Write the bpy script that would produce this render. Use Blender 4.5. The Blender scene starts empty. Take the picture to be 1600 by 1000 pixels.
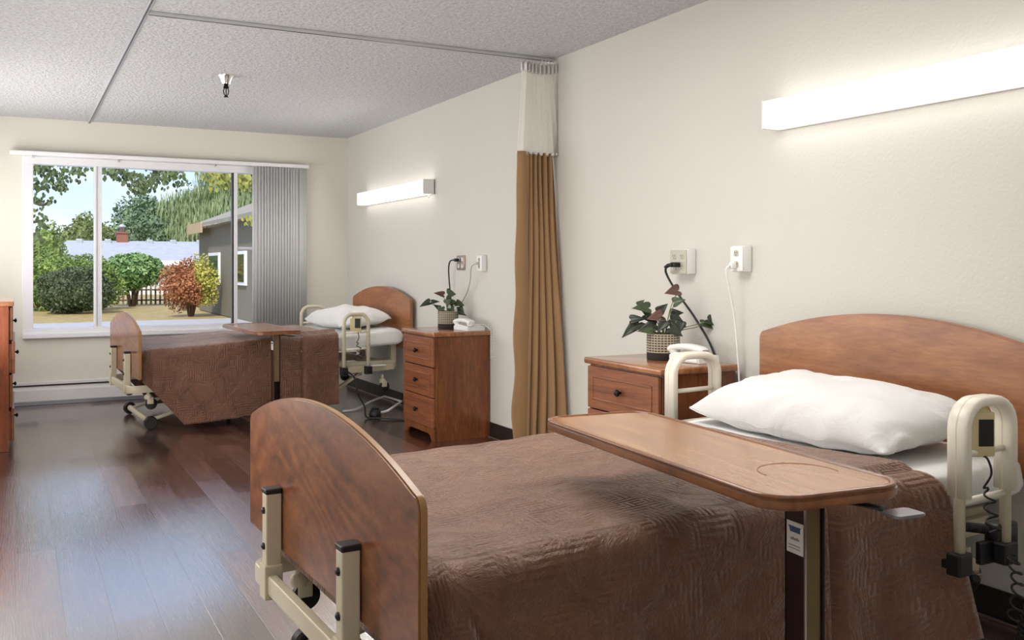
import bpy, bmesh, math, random
from math import sin, cos, tan, pi, radians, sqrt
from mathutils import Vector, Matrix, noise
random.seed(7)
SC = bpy.context.scene
C = SC.collection

# ---------------------------------------------------------------- materials
def newmat(name):
    m = bpy.data.materials.new(name); m.use_nodes = True
    nt = m.node_tree; b = nt.nodes['Principled BSDF']
    return m, nt, b
def N(nt, t, **k):
    n = nt.nodes.new(t)
    for a, v in k.items():
        if a.startswith('i_'):
            n.inputs[a[2:].replace('_', ' ')].default_value = v
        else: setattr(n, a, v)
    return n
def rgb(r, g, b):
    f = lambda c: (c/255/12.92) if c/255 <= .04045 else ((c/255+.055)/1.055)**2.4
    return (f(r), f(g), f(b), 1)
def coords(nt, scale=(1,1,1), kind='Object', rot=(0,0,0), loc=(0,0,0)):
    tc = N(nt, 'ShaderNodeTexCoord'); mp = N(nt, 'ShaderNodeMapping')
    mp.inputs['Scale'].default_value = scale; mp.inputs['Rotation'].default_value = rot
    mp.inputs['Location'].default_value = loc
    nt.links.new(tc.outputs[kind], mp.inputs['Vector']); return mp.outputs['Vector']
def noise_tex(nt, vec, scale, detail=4, rough=.5, dist=0):
    n = N(nt, 'ShaderNodeTexNoise'); n.inputs['Scale'].default_value = scale
    n.inputs['Detail'].default_value = detail; n.inputs['Roughness'].default_value = rough
    n.inputs['Distortion'].default_value = dist
    nt.links.new(vec, n.inputs['Vector']); return n
def ramp(nt, fac, stops):
    r = N(nt, 'ShaderNodeValToRGB'); e = r.color_ramp.elements
    while len(e) < len(stops): e.new(.5)
    for el, (p, c) in zip(e, stops): el.position = p; el.color = c
    nt.links.new(fac, r.inputs['Fac']); return r.outputs['Color']
def bump(nt, b, h, strength, dist=.01):
    n = N(nt, 'ShaderNodeBump'); n.inputs['Strength'].default_value = strength
    n.inputs['Distance'].default_value = dist
    nt.links.new(h, n.inputs['Height']); nt.links.new(n.outputs['Normal'], b.inputs['Normal']); return n
def math_(nt, op, a, b=None):
    n = N(nt, 'ShaderNodeMath', operation=op)
    for i, v in enumerate((a, b)):
        if v is None: continue
        if hasattr(v, 'links') or hasattr(v, 'is_linked'): nt.links.new(v, n.inputs[i])
        else: n.inputs[i].default_value = v
    return n.outputs[0]
def plain(name, col, rough=.5, metal=0, var=.06, nscale=8, bmp=0, bscale=80, spec=.5, sheen=0, coat=0):
    m, nt, b = newmat(name)
    v = coords(nt); n = noise_tex(nt, v, nscale, 5)
    c0 = tuple(x*(1-var) for x in col[:3])+(1,); c1 = tuple(min(1, x*(1+var)) for x in col[:3])+(1,)
    nt.links.new(ramp(nt, n.outputs['Fac'], [(.3, c0), (.7, c1)]), b.inputs['Base Color'])
    b.inputs['Roughness'].default_value = rough; b.inputs['Metallic'].default_value = metal
    b.inputs['Specular IOR Level'].default_value = spec
    b.inputs['Sheen Weight'].default_value = sheen
    b.inputs['Coat Weight'].default_value = coat
    if bmp: bump(nt, b, noise_tex(nt, v, bscale, 3).outputs['Fac'], bmp, .005)
    return m
def emit(name, col, s):
    m, nt, b = newmat(name)
    b.inputs['Base Color'].default_value = (.9,.9,.9,1)
    b.inputs['Emission Color'].default_value = col; b.inputs['Emission Strength'].default_value = s
    return m
def wood(name, dark, mid, light, stretch=(1,1,8), rough=.35, scale=3, coat=.25, fig=1.6, rings=0, fine=.42):
    m, nt, b = newmat(name)
    v = coords(nt, stretch)
    n1 = noise_tex(nt, v, scale, 3, .55, fig)
    n2 = noise_tex(nt, v, scale*9, 6, .6, .4)
    mx = N(nt, 'ShaderNodeMix'); mx.inputs[0].default_value = fine
    src = n1.outputs['Fac']
    if rings:
        base = noise_tex(nt, coords(nt, (1, stretch[1], stretch[2])), .9, 2, .4, .6)
        tr = math_(nt, 'ABSOLUTE', math_(nt, 'SUBTRACT', math_(nt, 'FRACT', math_(nt, 'MULTIPLY', base.outputs['Fac'], rings)), .5))
        src = math_(nt, 'ADD', math_(nt, 'MULTIPLY', n1.outputs['Fac'], .72), math_(nt, 'MULTIPLY', tr, .42))
        src = math_(nt, 'ADD', src, .03)
    nt.links.new(src, mx.inputs[2]); nt.links.new(n2.outputs['Fac'], mx.inputs[3])
    nt.links.new(ramp(nt, mx.outputs[0], [(.34, dark), (.5, mid), (.66, light)]), b.inputs['Base Color'])
    b.inputs['Roughness'].default_value = rough; b.inputs['Coat Weight'].default_value = coat
    b.inputs['Coat Roughness'].default_value = .12
    if coat < .45: bump(nt, b, n2.outputs['Fac'], .04, .003)
    return m

M = {}
M['wall'] = plain('wall_paint', rgb(209,206,198), .6, var=.012, nscale=1.2, bmp=.28, bscale=70)
M['wall_w'] = plain('window_wall_paint', rgb(220,217,206), .6, var=.012, nscale=1.2, bmp=.2, bscale=70)
# popcorn ceiling
def ceiling_mat():
    m, nt, b = newmat('popcorn_ceiling')
    v = coords(nt)
    a = noise_tex(nt, v, 34, 6, .72)
    vo = N(nt, 'ShaderNodeTexVoronoi'); vo.inputs['Scale'].default_value = 55; nt.links.new(v, vo.inputs['Vector'])
    h = math_(nt, 'SUBTRACT', a.outputs['Fac'], math_(nt, 'MULTIPLY', vo.outputs['Distance'], .35))
    nt.links.new(ramp(nt, a.outputs['Fac'], [(.3, rgb(196,196,198)), (.62, rgb(226,226,228))]), b.inputs['Base Color'])
    b.inputs['Roughness'].default_value = .8
    bump(nt, b, h, .9, .03); return m
M['ceiling'] = ceiling_mat()
def floor_mat():
    m, nt, b = newmat('vinyl_plank_floor')
    v = coords(nt, (1,1,1), rot=(0,0,pi/2))
    br = N(nt, 'ShaderNodeTexBrick'); nt.links.new(v, br.inputs['Vector'])
    br.inputs['Scale'].default_value = 1; br.inputs['Brick Width'].default_value = 1.0; br.inputs['Row Height'].default_value = .145
    br.inputs['Mortar Size'].default_value = .0016; br.offset = .37
    br.inputs['Color1'].default_value = (0,0,0,1); br.inputs['Color2'].default_value = (1,1,1,1); br.inputs['Mortar'].default_value = (.5,.5,.5,1)
    g = coords(nt, (13,1.2,1)); n1 = noise_tex(nt, g, 2.6, 8, .68, .7)
    g2 = coords(nt, (70,2.4,1)); n2 = noise_tex(nt, g2, 3, 5, .62, .4)
    big = noise_tex(nt, coords(nt, (1,.6,1)), 1.6, 4, .6)
    mx = N(nt, 'ShaderNodeMix'); mx.inputs[0].default_value = .2
    nt.links.new(n1.outputs['Fac'], mx.inputs[2]); nt.links.new(big.outputs['Fac'], mx.inputs[3])
    f = math_(nt, 'ADD', mx.outputs[0], math_(nt, 'MULTIPLY', math_(nt, 'SUBTRACT', br.outputs['Color'], .5), .17))
    col = ramp(nt, f, [(.32, rgb(38,22,20)), (.5, rgb(78,47,40)), (.68, rgb(124,82,68))])
    mm = N(nt, 'ShaderNodeMix', data_type='RGBA', blend_type='MULTIPLY'); mm.inputs[0].default_value = .7
    nt.links.new(col, mm.inputs[6]); nt.links.new(ramp(nt, br.outputs['Fac'], [(0, (1,1,1,1)), (1, (.25,.2,.2,1))]), mm.inputs[7])
    nt.links.new(mm.outputs[2], b.inputs['Base Color'])
    rr = math_(nt, 'ADD', math_(nt, 'MULTIPLY', br.outputs['Color'], .13), math_(nt, 'MULTIPLY', n2.outputs['Fac'], .10))
    nt.links.new(math_(nt, 'ADD', rr, .03), b.inputs['Roughness'])
    b.inputs['IOR'].default_value = 3.8; b.inputs['Specular IOR Level'].default_value = .8
    h = math_(nt, 'ADD', math_(nt, 'MULTIPLY', n2.outputs['Fac'], .5), math_(nt, 'MULTIPLY', n1.outputs['Fac'], .35))
    h = math_(nt, 'SUBTRACT', h, math_(nt, 'MULTIPLY', br.outputs['Fac'], .6))
    bump(nt, b, h, .42, .004)
    return m
M['floor'] = floor_mat()
CH = (rgb(96,50,28), rgb(134,76,44), rgb(156,96,58))
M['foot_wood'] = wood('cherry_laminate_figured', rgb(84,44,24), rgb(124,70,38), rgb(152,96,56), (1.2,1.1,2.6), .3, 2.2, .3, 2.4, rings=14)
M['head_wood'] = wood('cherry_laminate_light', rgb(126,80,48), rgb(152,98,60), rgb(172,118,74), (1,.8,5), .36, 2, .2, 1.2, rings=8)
M['stand_front'] = wood('cherry_drawer_front', rgb(102,58,34), rgb(130,76,46), rgb(146,90,56), (1,.6,7), .4, 3, .2)
M['stand_side'] = wood('cherry_side_panel', rgb(86,46,24), rgb(118,66,34), rgb(144,88,48), (5,5,.7), .35, 3, .25, 1.8)
M['stand_top'] = wood('nightstand_top', rgb(128,80,48), rgb(156,102,62), rgb(176,122,78), (4,.8,1), .25, 3, .6)
M['table_top'] = wood('table_laminate', rgb(150,98,54), rgb(172,116,68), rgb(188,134,84), (5,.7,1), .25, 3, .5, 1.0, fine=.12)
M['table_edge'] = wood('table_edge_band', rgb(104,64,36), rgb(132,84,50), rgb(152,100,62), (4,.7,1), .3, 3, .4)
M['edge_band'] = plain('tan_edge_band', rgb(150,110,66), .3, var=.08)
M['head_edge'] = plain('brown_edge_band', rgb(150,100,62), .35, var=.08)
M['dresser_wood'] = wood('orange_cherry_dresser', rgb(110,50,18), rgb(142,70,28), rgb(164,88,40), (4,4,.7), .35, 3, .2)
M['beige_metal'] = plain('beige_powder_coat', rgb(206,196,172), .38, var=.03)
M['cream_plastic'] = plain('cream_plastic', rgb(232,226,210), .35, var=.02)
M['handset'] = plain('pale_yellow_plastic', rgb(206,192,148), .4, var=.03)
M['black'] = plain('black_rubber', rgb(22,22,23), .45, var=.1)
M['black_metal'] = plain('black_metal_knob', rgb(26,24,24), .25, .6, var=.1)
M['chrome'] = plain('chrome', (.8,.8,.8,1), .12, 1, var=.02)
M['steel'] = plain('brushed_steel_plate', rgb(170,150,140), .3, .8, var=.08)
M['white_plastic'] = plain('white_plastic', rgb(236,236,234), .35, var=.01)
M['gray_plastic'] = plain('grey_outlet_plate', rgb(188,184,168), .45, var=.02)
M['white_metal'] = plain('white_enamel', rgb(222,222,220), .4, var=.01)
M['win_frame'] = plain('window_vinyl', rgb(226,226,230), .35, var=.01)
M['blind'] = plain('blind_vinyl', rgb(232,232,232), .5, var=.015)
def slat_mat():
    m, nt, b = newmat('translucent_blind_slat')
    b.inputs['Base Color'].default_value = rgb(236,236,236); b.inputs['Roughness'].default_value = .45
    t = N(nt, 'ShaderNodeBsdfTranslucent'); t.inputs['Color'].default_value = rgb(240,240,240)
    mx = N(nt, 'ShaderNodeMixShader'); mx.inputs[0].default_value = .35
    nt.links.new(b.outputs[0], mx.inputs[1]); nt.links.new(t.outputs[0], mx.inputs[2]); nt.links.new(mx.outputs[0], nt.nodes['Material Output'].inputs['Surface'])
    return m
M['slat'] = slat_mat()
M['dark_base'] = plain('dark_cove_base', rgb(38,32,29), .35, var=.06)
M['track'] = plain('track_aluminium', rgb(196,196,198), .35, .3, var=.02)
M['col_dark'] = plain('dark_brown_enamel', rgb(50,34,32), .22, .2, var=.05)
M['col_tube'] = plain('olive_beige_tube', rgb(110,92,62), .4, .1, var=.04)
M['grey_lever'] = plain('grey_lever', rgb(140,142,148), .3, .5, var=.02)
M['label'] = plain('label_paper', rgb(206,200,196), .6, var=.01)
M['blue_ink'] = plain('blue_ink', rgb(40,66,110), .6, var=.02)
M['grey_ink'] = plain('grey_ink', rgb(120,116,124), .6, var=.02)
M['diffuser'] = emit('lamp_diffuser', (1,.97,.92,1), 1.9)
M['pot_stand'] = plain('dark_pot_base', rgb(30,27,24), .5)
def cloth(name, col, var=.05, weave=220, bmp=.12, sheen=.2, wr=None):
    m, nt, b = newmat(name)
    v = coords(nt); n = noise_tex(nt, v, 6, 4)
    c0 = tuple(x*(1-var) for x in col[:3])+(1,); c1 = tuple(min(1, x*(1+var)) for x in col[:3])+(1,)
    nt.links.new(ramp(nt, n.outputs['Fac'], [(.3, c0), (.7, c1)]), b.inputs['Base Color'])
    b.inputs['Roughness'].default_value = .85; b.inputs['Sheen Weight'].default_value = sheen
    h = noise_tex(nt, v, weave, 2).outputs['Fac']
    if wr:
        w = noise_tex(nt, v, wr[0], 4, .5, 1.2).outputs['Fac']
        h = math_(nt, 'ADD', math_(nt, 'MULTIPLY', h, .1), math_(nt, 'MULTIPLY', w, wr[1]))
        bump(nt, b, h, .35, .02)
    else: bump(nt, b, h, bmp, .004)
    return m
M['sheet'] = cloth('white_sheet', rgb(224,224,222), .01, 300, wr=(6,2.0), sheen=.1)
M['pillow'] = cloth('white_pillowcase', rgb(220,219,217), .01, 300, wr=(6,2.0), sheen=.1)
M['curtain'] = cloth('tan_curtain', rgb(150,116,78), .04, 300)
def mesh_curtain():
    m, nt, b = newmat('white_curtain_mesh')
    b.inputs['Base Color'].default_value = rgb(236,232,220); b.inputs['Roughness'].default_value = .8
    v = coords(nt, (1,1,1)); n = noise_tex(nt, v, 300, 2)
    b.inputs['Alpha'].default_value = .42
    nt.links.new(math_(nt, 'ADD', math_(nt, 'MULTIPLY', n.outputs['Fac'], .3), .32), b.inputs['Alpha'])
    return m
M['mesh'] = mesh_curtain()
def blanket_mat():
    m, nt, b = newmat('brown_matelasse_blanket')
    tc = N(nt, 'ShaderNodeTexCoord'); uv = tc.outputs['UV']
    sep0 = N(nt, 'ShaderNodeVectorMath', operation='SCALE'); sep0.inputs['Scale'].default_value = 1/.033
    wob = noise_tex(nt, uv, 7, 3); wsc = N(nt, 'ShaderNodeVectorMath', operation='SCALE'); wsc.inputs['Scale'].default_value = .03
    nt.links.new(wob.outputs['Color'], wsc.inputs[0]); wad = N(nt, 'ShaderNodeVectorMath', operation='ADD')
    nt.links.new(uv, wad.inputs[0]); nt.links.new(wsc.outputs[0], wad.inputs[1]); nt.links.new(wad.outputs[0], sep0.inputs[0])
    fl = N(nt, 'ShaderNodeVectorMath', operation='FLOOR'); nt.links.new(sep0.outputs[0], fl.inputs[0])
    wn = N(nt, 'ShaderNodeTexWhiteNoise', noise_dimensions='2D'); nt.links.new(fl.outputs[0], wn.inputs['Vector'])
    fr = N(nt, 'ShaderNodeVectorMath', operation='FRACTION'); nt.links.new(sep0.outputs[0], fr.inputs[0])
    s = N(nt, 'ShaderNodeSeparateXYZ'); nt.links.new(fr.outputs[0], s.inputs[0])
    def tri(x):   # three ribs across each block
        return math_(nt, 'ABSOLUTE', math_(nt, 'SUBTRACT', math_(nt, 'FRACT', math_(nt, 'MULTIPLY', x, 2.0)), .5))
    mx = N(nt, 'ShaderNodeMix'); nt.links.new(math_(nt, 'GREATER_THAN', wn.outputs['Value'], .5), mx.inputs[0])
    nt.links.new(tri(s.outputs['X']), mx.inputs[2]); nt.links.new(tri(s.outputs['Y']), mx.inputs[3])
    n = noise_tex(nt, uv, 7.5, 6, .66, 1.2)
    patch = ramp(nt, noise_tex(nt, uv, 5, 2).outputs['Fac'], [(.40, (.12,.12,.12,1)), (.56, (1,1,1,1))])
    h = math_(nt, 'ADD', math_(nt, 'MULTIPLY', math_(nt, 'MULTIPLY', mx.outputs[0], patch), .9), math_(nt, 'MULTIPLY', n.outputs['Fac'], 3.2))
    n3 = noise_tex(nt, uv, 160, 2)
    h = math_(nt, 'ADD', h, math_(nt, 'MULTIPLY', n3.outputs['Fac'], .25))
    nt.links.new(ramp(nt, n.outputs['Fac'], [(.3, rgb(100,65,47)), (.7, rgb(124,84,62))]), b.inputs['Base Color'])
    b.inputs['Roughness'].default_value = .5; b.inputs['Sheen Weight'].default_value = .55
    b.inputs['Sheen Roughness'].default_value = .35
    b.inputs['Sheen Tint'].default_value = (1,.85,.75,1)
    bump(nt, b, h, .9, .009)
    return m
M['blanket'] = blanket_mat()
def pot_mat():
    m, nt, b = newmat('woven_pot')
    v = coords(nt); s = N(nt, 'ShaderNodeSeparateXYZ'); nt.links.new(v, s.inputs[0])
    ang = math_(nt, 'ARCTAN2', s.outputs['Y'], s.outputs['X'])
    a = math_(nt, 'GREATER_THAN', math_(nt, 'FRACT', math_(nt, 'MULTIPLY', ang, 5.0)), .28)
    r = math_(nt, 'GREATER_THAN', math_(nt, 'FRACT', math_(nt, 'MULTIPLY', s.outputs['Z'], 85)), .45)
    both = math_(nt, 'MULTIPLY', a, r)
    zone = ramp(nt, math_(nt, 'MULTIPLY', s.outputs['Z'], 7.0), [(0, (1,1,1,1)), (.24, (1,1,1,1)), (.25, (0,0,0,1)), (.68, (0,0,0,1)), (.7, (.0,.0,.0,1)), (.9, (0,0,0,1))])
    c = N(nt, 'ShaderNodeMix', data_type='RGBA'); nt.links.new(both, c.inputs[0])
    c.inputs[6].default_value = rgb(178,168,148); c.inputs[7].default_value = rgb(66,56,48)
    c2 = N(nt, 'ShaderNodeMix', data_type='RGBA'); nt.links.new(zone, c2.inputs[0])
    nt.links.new(c.outputs[2], c2.inputs[6]); c2.inputs[7].default_value = rgb(40,34,29)
    nt.links.new(c2.outputs[2], b.inputs['Base Color']); b.inputs['Roughness'].default_value = .7
    bump(nt, b, both, .5, .003); return m
M['pot'] = pot_mat()
M['leaf'] = plain('plant_leaf', rgb(58,72,44), .4, var=.3, nscale=20)
M['leaf_dark'] = plain('dark_leaf', rgb(40,48,34), .4, var=.25, nscale=20)
M['spathe'] = plain('dusky_red_leaf', rgb(92,60,52), .35, var=.2, nscale=20)
M['stem'] = plain('plant_stem', rgb(120,128,84), .5)
def glass():
    m, nt, b = newmat('window_glass')
    out = nt.nodes['Material Output']; nt.nodes.remove(b)
    t = N(nt, 'ShaderNodeBsdfTransparent'); g = N(nt, 'ShaderNodeBsdfGlossy'); g.inputs['Roughness'].default_value = .02
    t.inputs['Color'].default_value = (.97,.98,.98,1)
    lw = N(nt, 'ShaderNodeFresnel'); lw.inputs['IOR'].default_value = 1.1
    mx = N(nt, 'ShaderNodeMixShader'); nt.links.new(lw.outputs[0], mx.inputs[0])
    nt.links.new(t.outputs[0], mx.inputs[1]); nt.links.new(g.outputs[0], mx.inputs[2]); nt.links.new(mx.outputs[0], out.inputs['Surface'])
    return m
M['glass'] = glass()
# outdoors
def foliage(name, a, bcol, c, sc=1.5):
    m, nt, b = newmat(name)
    n = noise_tex(nt, coords(nt), sc, 5, .7)
    nt.links.new(ramp(nt, n.outputs['Fac'], [(.3, a), (.5, bcol), (.7, c)]), b.inputs['Base Color'])
    b.inputs['Roughness'].default_value = .6; b.inputs['Subsurface Weight'].default_value = 0
    return m
M['hedge'] = foliage('hedge_leaves', rgb(70,92,42), rgb(112,136,62), rgb(158,176,92), 2.5)
M['darkbush'] = foliage('dark_bush_leaves', rgb(48,60,40), rgb(74,88,58), rgb(100,112,76), 2.5)
M['rhodo'] = foliage('laurel_leaves', rgb(72,104,56), rgb(122,156,96), rgb(174,196,140), 3)
M['redbush'] = foliage('red_bush_leaves', rgb(130,92,50), rgb(170,108,72), rgb(190,136,96), 1.8)
M['yellowbush'] = foliage('yellow_bush_leaves', rgb(140,148,60), rgb(190,186,90), rgb(214,206,120), 2.5)
M['conifer'] = foliage('conifer_leaves', rgb(78,100,78), rgb(108,130,100), rgb(138,158,122), .6)
M['paleconifer'] = foliage('pale_conifer_leaves', rgb(92,116,104), rgb(124,148,132), rgb(150,172,150), .6)
M['willow'] = foliage('willow_leaves', rgb(100,118,76), rgb(130,146,102), rgb(156,168,124), .9)
M['olive'] = foliage('olive_tree_leaves', rgb(84,98,60), rgb(118,132,78), rgb(148,158,100), .7)
M['shade'] = foliage('near_tree_leaves', rgb(44,56,34), rgb(74,90,48), rgb(112,126,70), 6)
M['autumn'] = foliage('yellow_green_leaves', rgb(96,106,42), rgb(140,142,62), rgb(178,170,84), 6)
M['bark'] = plain('bark', rgb(84,70,56), .9, var=.25, nscale=20)
M['grass'] = foliage('dry_grass', rgb(140,118,72), rgb(170,148,96), rgb(190,168,116), 3)
M['walk'] = plain('concrete_walk', rgb(176,176,182), .8, var=.06)
M['roof'] = plain('grey_shingles', rgb(168,172,184), .8, var=.08, nscale=3)
M['house'] = plain('pale_siding', rgb(214,214,212), .7, var=.03)
M['white_trim'] = plain('white_exterior_trim', rgb(238,238,238), .5, var=.01)
M['taupe'] = plain('taupe_siding', rgb(122,117,103), .8, var=.06)
M['roof2'] = plain('weathered_roof', rgb(150,144,134), .8, var=.1, nscale=5)
M['tanfascia'] = plain('tan_fascia', rgb(186,164,130), .7, var=.05)
M['dark_glass'] = plain('dark_pane', rgb(46,50,48), .1, var=.1)
M['brick'] = plain('chimney_brick', rgb(138,88,74), .8, var=.15, nscale=20)
M['fence'] = wood('weathered_fence', rgb(88,76,62), rgb(122,108,90), rgb(160,146,124), (4,4,.5), .8, 3, 0)
M['flash'] = plain('galvanized', rgb(200,204,208), .3, .6)

# ---------------------------------------------------------------- mesh helpers
def mesh_obj(name, bm, mat, parent=None, smooth=False, angle=None):
    me = bpy.data.meshes.new(name); bm.normal_update(); bm.to_mesh(me); bm.free()
    mats = mat if isinstance(mat, (list, tuple)) else [mat]
    for m in mats: me.materials.append(M[m] if isinstance(m, str) else m)
    if smooth or angle:
        me.polygons.foreach_set('use_smooth', [True]*len(me.polygons))
        if angle: me.set_sharp_from_angle(angle=radians(angle))
    o = bpy.data.objects.new(name, me); C.objects.link(o)
    if parent: o.parent = parent
    return o
def thing(name, label, cat, loc=(0,0,0), rz=0, group=None):
    o = bpy.data.objects.new(name, None); C.objects.link(o)
    o.location = loc; o.rotation_euler = (0,0,rz); o.empty_display_size = .1
    return tag(o, label, cat, group)
def tag(o, label, cat, group=None, kind=None):
    o['label'] = label; o['category'] = cat
    if group: o['group'] = group
    if kind: o['kind'] = kind
    return o
def struct(o): o['kind'] = 'structure'; return o
def add(bm, src, mat=None, mi=0):
    tmp = bpy.data.meshes.new('t')
    for f in src.faces: f.material_index = mi
    if mat is not None: src.transform(mat)
    src.to_mesh(tmp); src.free(); bm.from_mesh(tmp); bpy.data.meshes.remove(tmp)
def box(bm, lo, hi, bev=0, mi=0, seg=2, mat=None):
    s = bmesh.new(); bmesh.ops.create_cube(s, size=1)
    c = [(a+b)/2 for a, b in zip(lo, hi)]; d = [abs(b-a) for a, b in zip(lo, hi)]
    for v in s.verts: v.co = Vector((v.co.x*d[0]+c[0], v.co.y*d[1]+c[1], v.co.z*d[2]+c[2]))
    if bev: bmesh.ops.bevel(s, geom=s.edges[:], offset=bev, segments=seg, affect='EDGES', profile=.5)
    add(bm, s, mat, mi)
def tube(bm, pts, r, n=12, mi=0, closed=False, caps=True, flat=None, up=None, ex=2/3.5):
    """sweep; r number or list; flat=(w,h) elliptical/rounded section with 'up' reference"""
    pts = [Vector(p) for p in pts]; k = len(pts)
    rings = []; prev = None
    for i, p in enumerate(pts):
        if closed: t = (pts[(i+1)%k]-pts[i-1])
        else: t = (pts[min(i+1,k-1)]-pts[max(i-1,0)])
        t.normalize()
        if prev is None:
            u = Vector(up) if up else (Vector((0,0,1)) if abs(t.z) < .9 else Vector((1,0,0)))
        else: u = prev
        if up: u = Vector(up)
        a = (u-t*u.dot(t)).normalized(); b_ = t.cross(a); prev = a
        rr = r[i] if isinstance(r, (list, tuple)) else r
        ring = []
        for j in range(n):
            th = 2*pi*j/n
            if flat:
                e = ex; cx = abs(cos(th))**e*(1 if cos(th) > 0 else -1); cy = abs(sin(th))**e*(1 if sin(th) > 0 else -1)
                q = p+a*cx*flat[0]+b_*cy*flat[1]
            else: q = p+a*cos(th)*rr+b_*sin(th)*rr
            ring.append(bm.verts.new(q))
        rings.append(ring)
    m = k if closed else k-1
    for i in range(m):
        A, B = rings[i], rings[(i+1)%k]
        for j in range(n):
            f = bm.faces.new((A[j], A[(j+1)%n], B[(j+1)%n], B[j])); f.material_index = mi; f.smooth = True
    if caps and not closed:
        for ring, fl in ((rings[0], True), (rings[-1], False)):
            f = bm.faces.new(ring[::-1] if fl else ring); f.material_index = mi
def cyl(bm, a, b, r, n=16, mi=0): tube(bm, [a, b], r, n, mi)
def lathe(bm, prof, c=(0,0,0), n=28, mi=0, axis='z', cap=True):
    rings = []
    for r, h in prof:
        ring = []
        for j in range(n):
            a = 2*pi*j/n; x, y = r*cos(a), r*sin(a)
            co = (x, y, h) if axis == 'z' else ((h, x, y) if axis == 'x' else (x, h, y))
            ring.append(bm.verts.new(Vector(co)+Vector(c)))
        rings.append(ring)
    for A, B in zip(rings, rings[1:]):
        for j in range(n):
            f = bm.faces.new((A[j], A[(j+1)%n], B[(j+1)%n], B[j])); f.smooth = True; f.material_index = mi
    if cap:
        bm.faces.new(rings[0][::-1]).material_index = mi; bm.faces.new(rings[-1]).material_index = mi
def prism(bm, outline, x0, x1, mi_face=0, mi_edge=0, axis='x', bev=.003):
    """outline list of (y,z) extruded along axis from x0 to x1"""
    s = bmesh.new()
    def P(a, y, z): return (a, y, z) if axis == 'x' else ((y, a, z) if axis == 'y' else (y, z, a))
    A = [s.verts.new(P(x0, *p)) for p in outline]; B = [s.verts.new(P(x1, *p)) for p in outline]
    n = len(outline)
    f0 = s.faces.new(A); f1 = s.faces.new(B[::-1])
    for i in range(n): s.faces.new((A[i], B[i], B[(i+1)%n], A[(i+1)%n]))
    bmesh.ops.recalc_face_normals(s, faces=s.faces[:])
    if bev:
        ed = [e for e in s.edges if (f0 in e.link_faces or f1 in e.link_faces)]
        bmesh.ops.bevel(s, geom=ed, offset=bev, segments=2, affect='EDGES')
    ax = {'x': 0, 'y': 1, 'z': 2}[axis]
    tmp = bpy.data.meshes.new('t')
    for f in s.faces: f.material_index = mi_face if abs(f.normal[ax]) > .9 else mi_edge
    s.to_mesh(tmp); s.free(); bm.from_mesh(tmp); bpy.data.meshes.remove(tmp)
def B(): return bmesh.new()
def part(name, fn, mat, parent, smooth=False, angle=None):
    bm = B(); fn(bm); return mesh_obj(name, bm, mat, parent, smooth, angle)
def bez(p0, p1, p2, p3, n=14):
    out = []
    for i in range(n+1):
        t = i/n; a = (1-t)**3; b = 3*(1-t)**2*t; c = 3*(1-t)*t*t; d = t**3
        out.append(tuple(a*p0[k]+b*p1[k]+c*p2[k]+d*p3[k] for k in range(3)))
    return out
def smooth_path(pts, n=8):
    out = []; P = [Vector(p) for p in pts]; P = [P[0]]+P+[P[-1]]
    for i in range(1, len(P)-2):
        for j in range(n):
            t = j/n; a, b, c, d = P[i-1], P[i], P[i+1], P[i+2]
            out.append(.5*((2*b)+(c-a)*t+(2*a-5*b+4*c-d)*t*t+(3*b-a-3*c+d)*t**3))
    out.append(P[-2]); return out
def rrect(w, h, r, n=6, cx=0, cy=0):
    pts = []
    for sx, sy, a0 in ((1,1,0), (-1,1,90), (-1,-1,180), (1,-1,270)):
        for i in range(n+1):
            a = radians(a0+90*i/n)
            pts.append((cx+sx*(w/2-r)+r*cos(a), cy+sy*(h/2-r)+r*sin(a)))
    return pts
def copy_tree(o, parent=None):
    c = o.copy(); C.objects.link(c); c.parent = parent
    for ch in list(o.children): copy_tree(ch, c)
    return c
def grid(bm, rows, mi=0, wrap=False, uvs=None):
    V = [[bm.verts.new(p) for p in r] for r in rows]
    lay = bm.loops.layers.uv.verify() if uvs else None
    for i in range(len(V)-1):
        n = len(V[i])
        for j in range(n if wrap else n-1):
            k = (j+1) % n
            f = bm.faces.new((V[i][j], V[i][k], V[i+1][k], V[i+1][j])); f.material_index = mi; f.smooth = True
            if uvs:
                for l, (a, b) in zip(f.loops, ((i,j), (i,k), (i+1,k), (i+1,j))): l[lay].uv = uvs[a][b]
    return V

# ---------------------------------------------------------------- dimensions
XW, YW, H = 2.90, 9.00, 2.44
XL, YB = -.56, -2.6
# ---------------------------------------------------------------- setting
bm = B(); box(bm, (XL-.15, YB-.15, -.1), (XW+.15, YW+.25, 0)); struct(mesh_obj('floor', bm, 'floor'))
bm = B(); box(bm, (XL-.15, YB-.15, H), (XW+.15, YW+.25, H+.25)); struct(mesh_obj('ceiling', bm, 'ceiling'))
bm = B(); box(bm, (XW, YB-.15, 0), (XW+.15, YW+.25, H)); struct(mesh_obj('wall_right', bm, 'wall'))
bm = B(); box(bm, (XL-.15, YB-.15, 0), (XL, YW+.25, H)); struct(mesh_obj('wall_left', bm, 'wall'))
bm = B(); box(bm, (XL, YB-.15, 0), (XW, YB, H)); struct(mesh_obj('wall_back', bm, 'wall'))
wx0, wx1, wz0, wz1 = .08, 2.43, .60, 2.10
bm = B()
box(bm, (XL, YW, 0), (wx0, YW+.2, H)); box(bm, (wx1, YW, 0), (XW, YW+.2, H))
box(bm, (wx0, YW, 0), (wx1, YW+.2, wz0)); box(bm, (wx0, YW, wz1), (wx1, YW+.2, H))
struct(mesh_obj('wall_front', bm, 'wall_w'))
def cove(bm):
    prism(bm, [(YB, 0), (YB, .105), (YW, .105), (YW, 0)], XW-.008, XW, bev=.002)
bm = B(); cove(bm); box(bm, (XW-.016, YB, 0), (XW-.008, YW, .008), .002)
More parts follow.
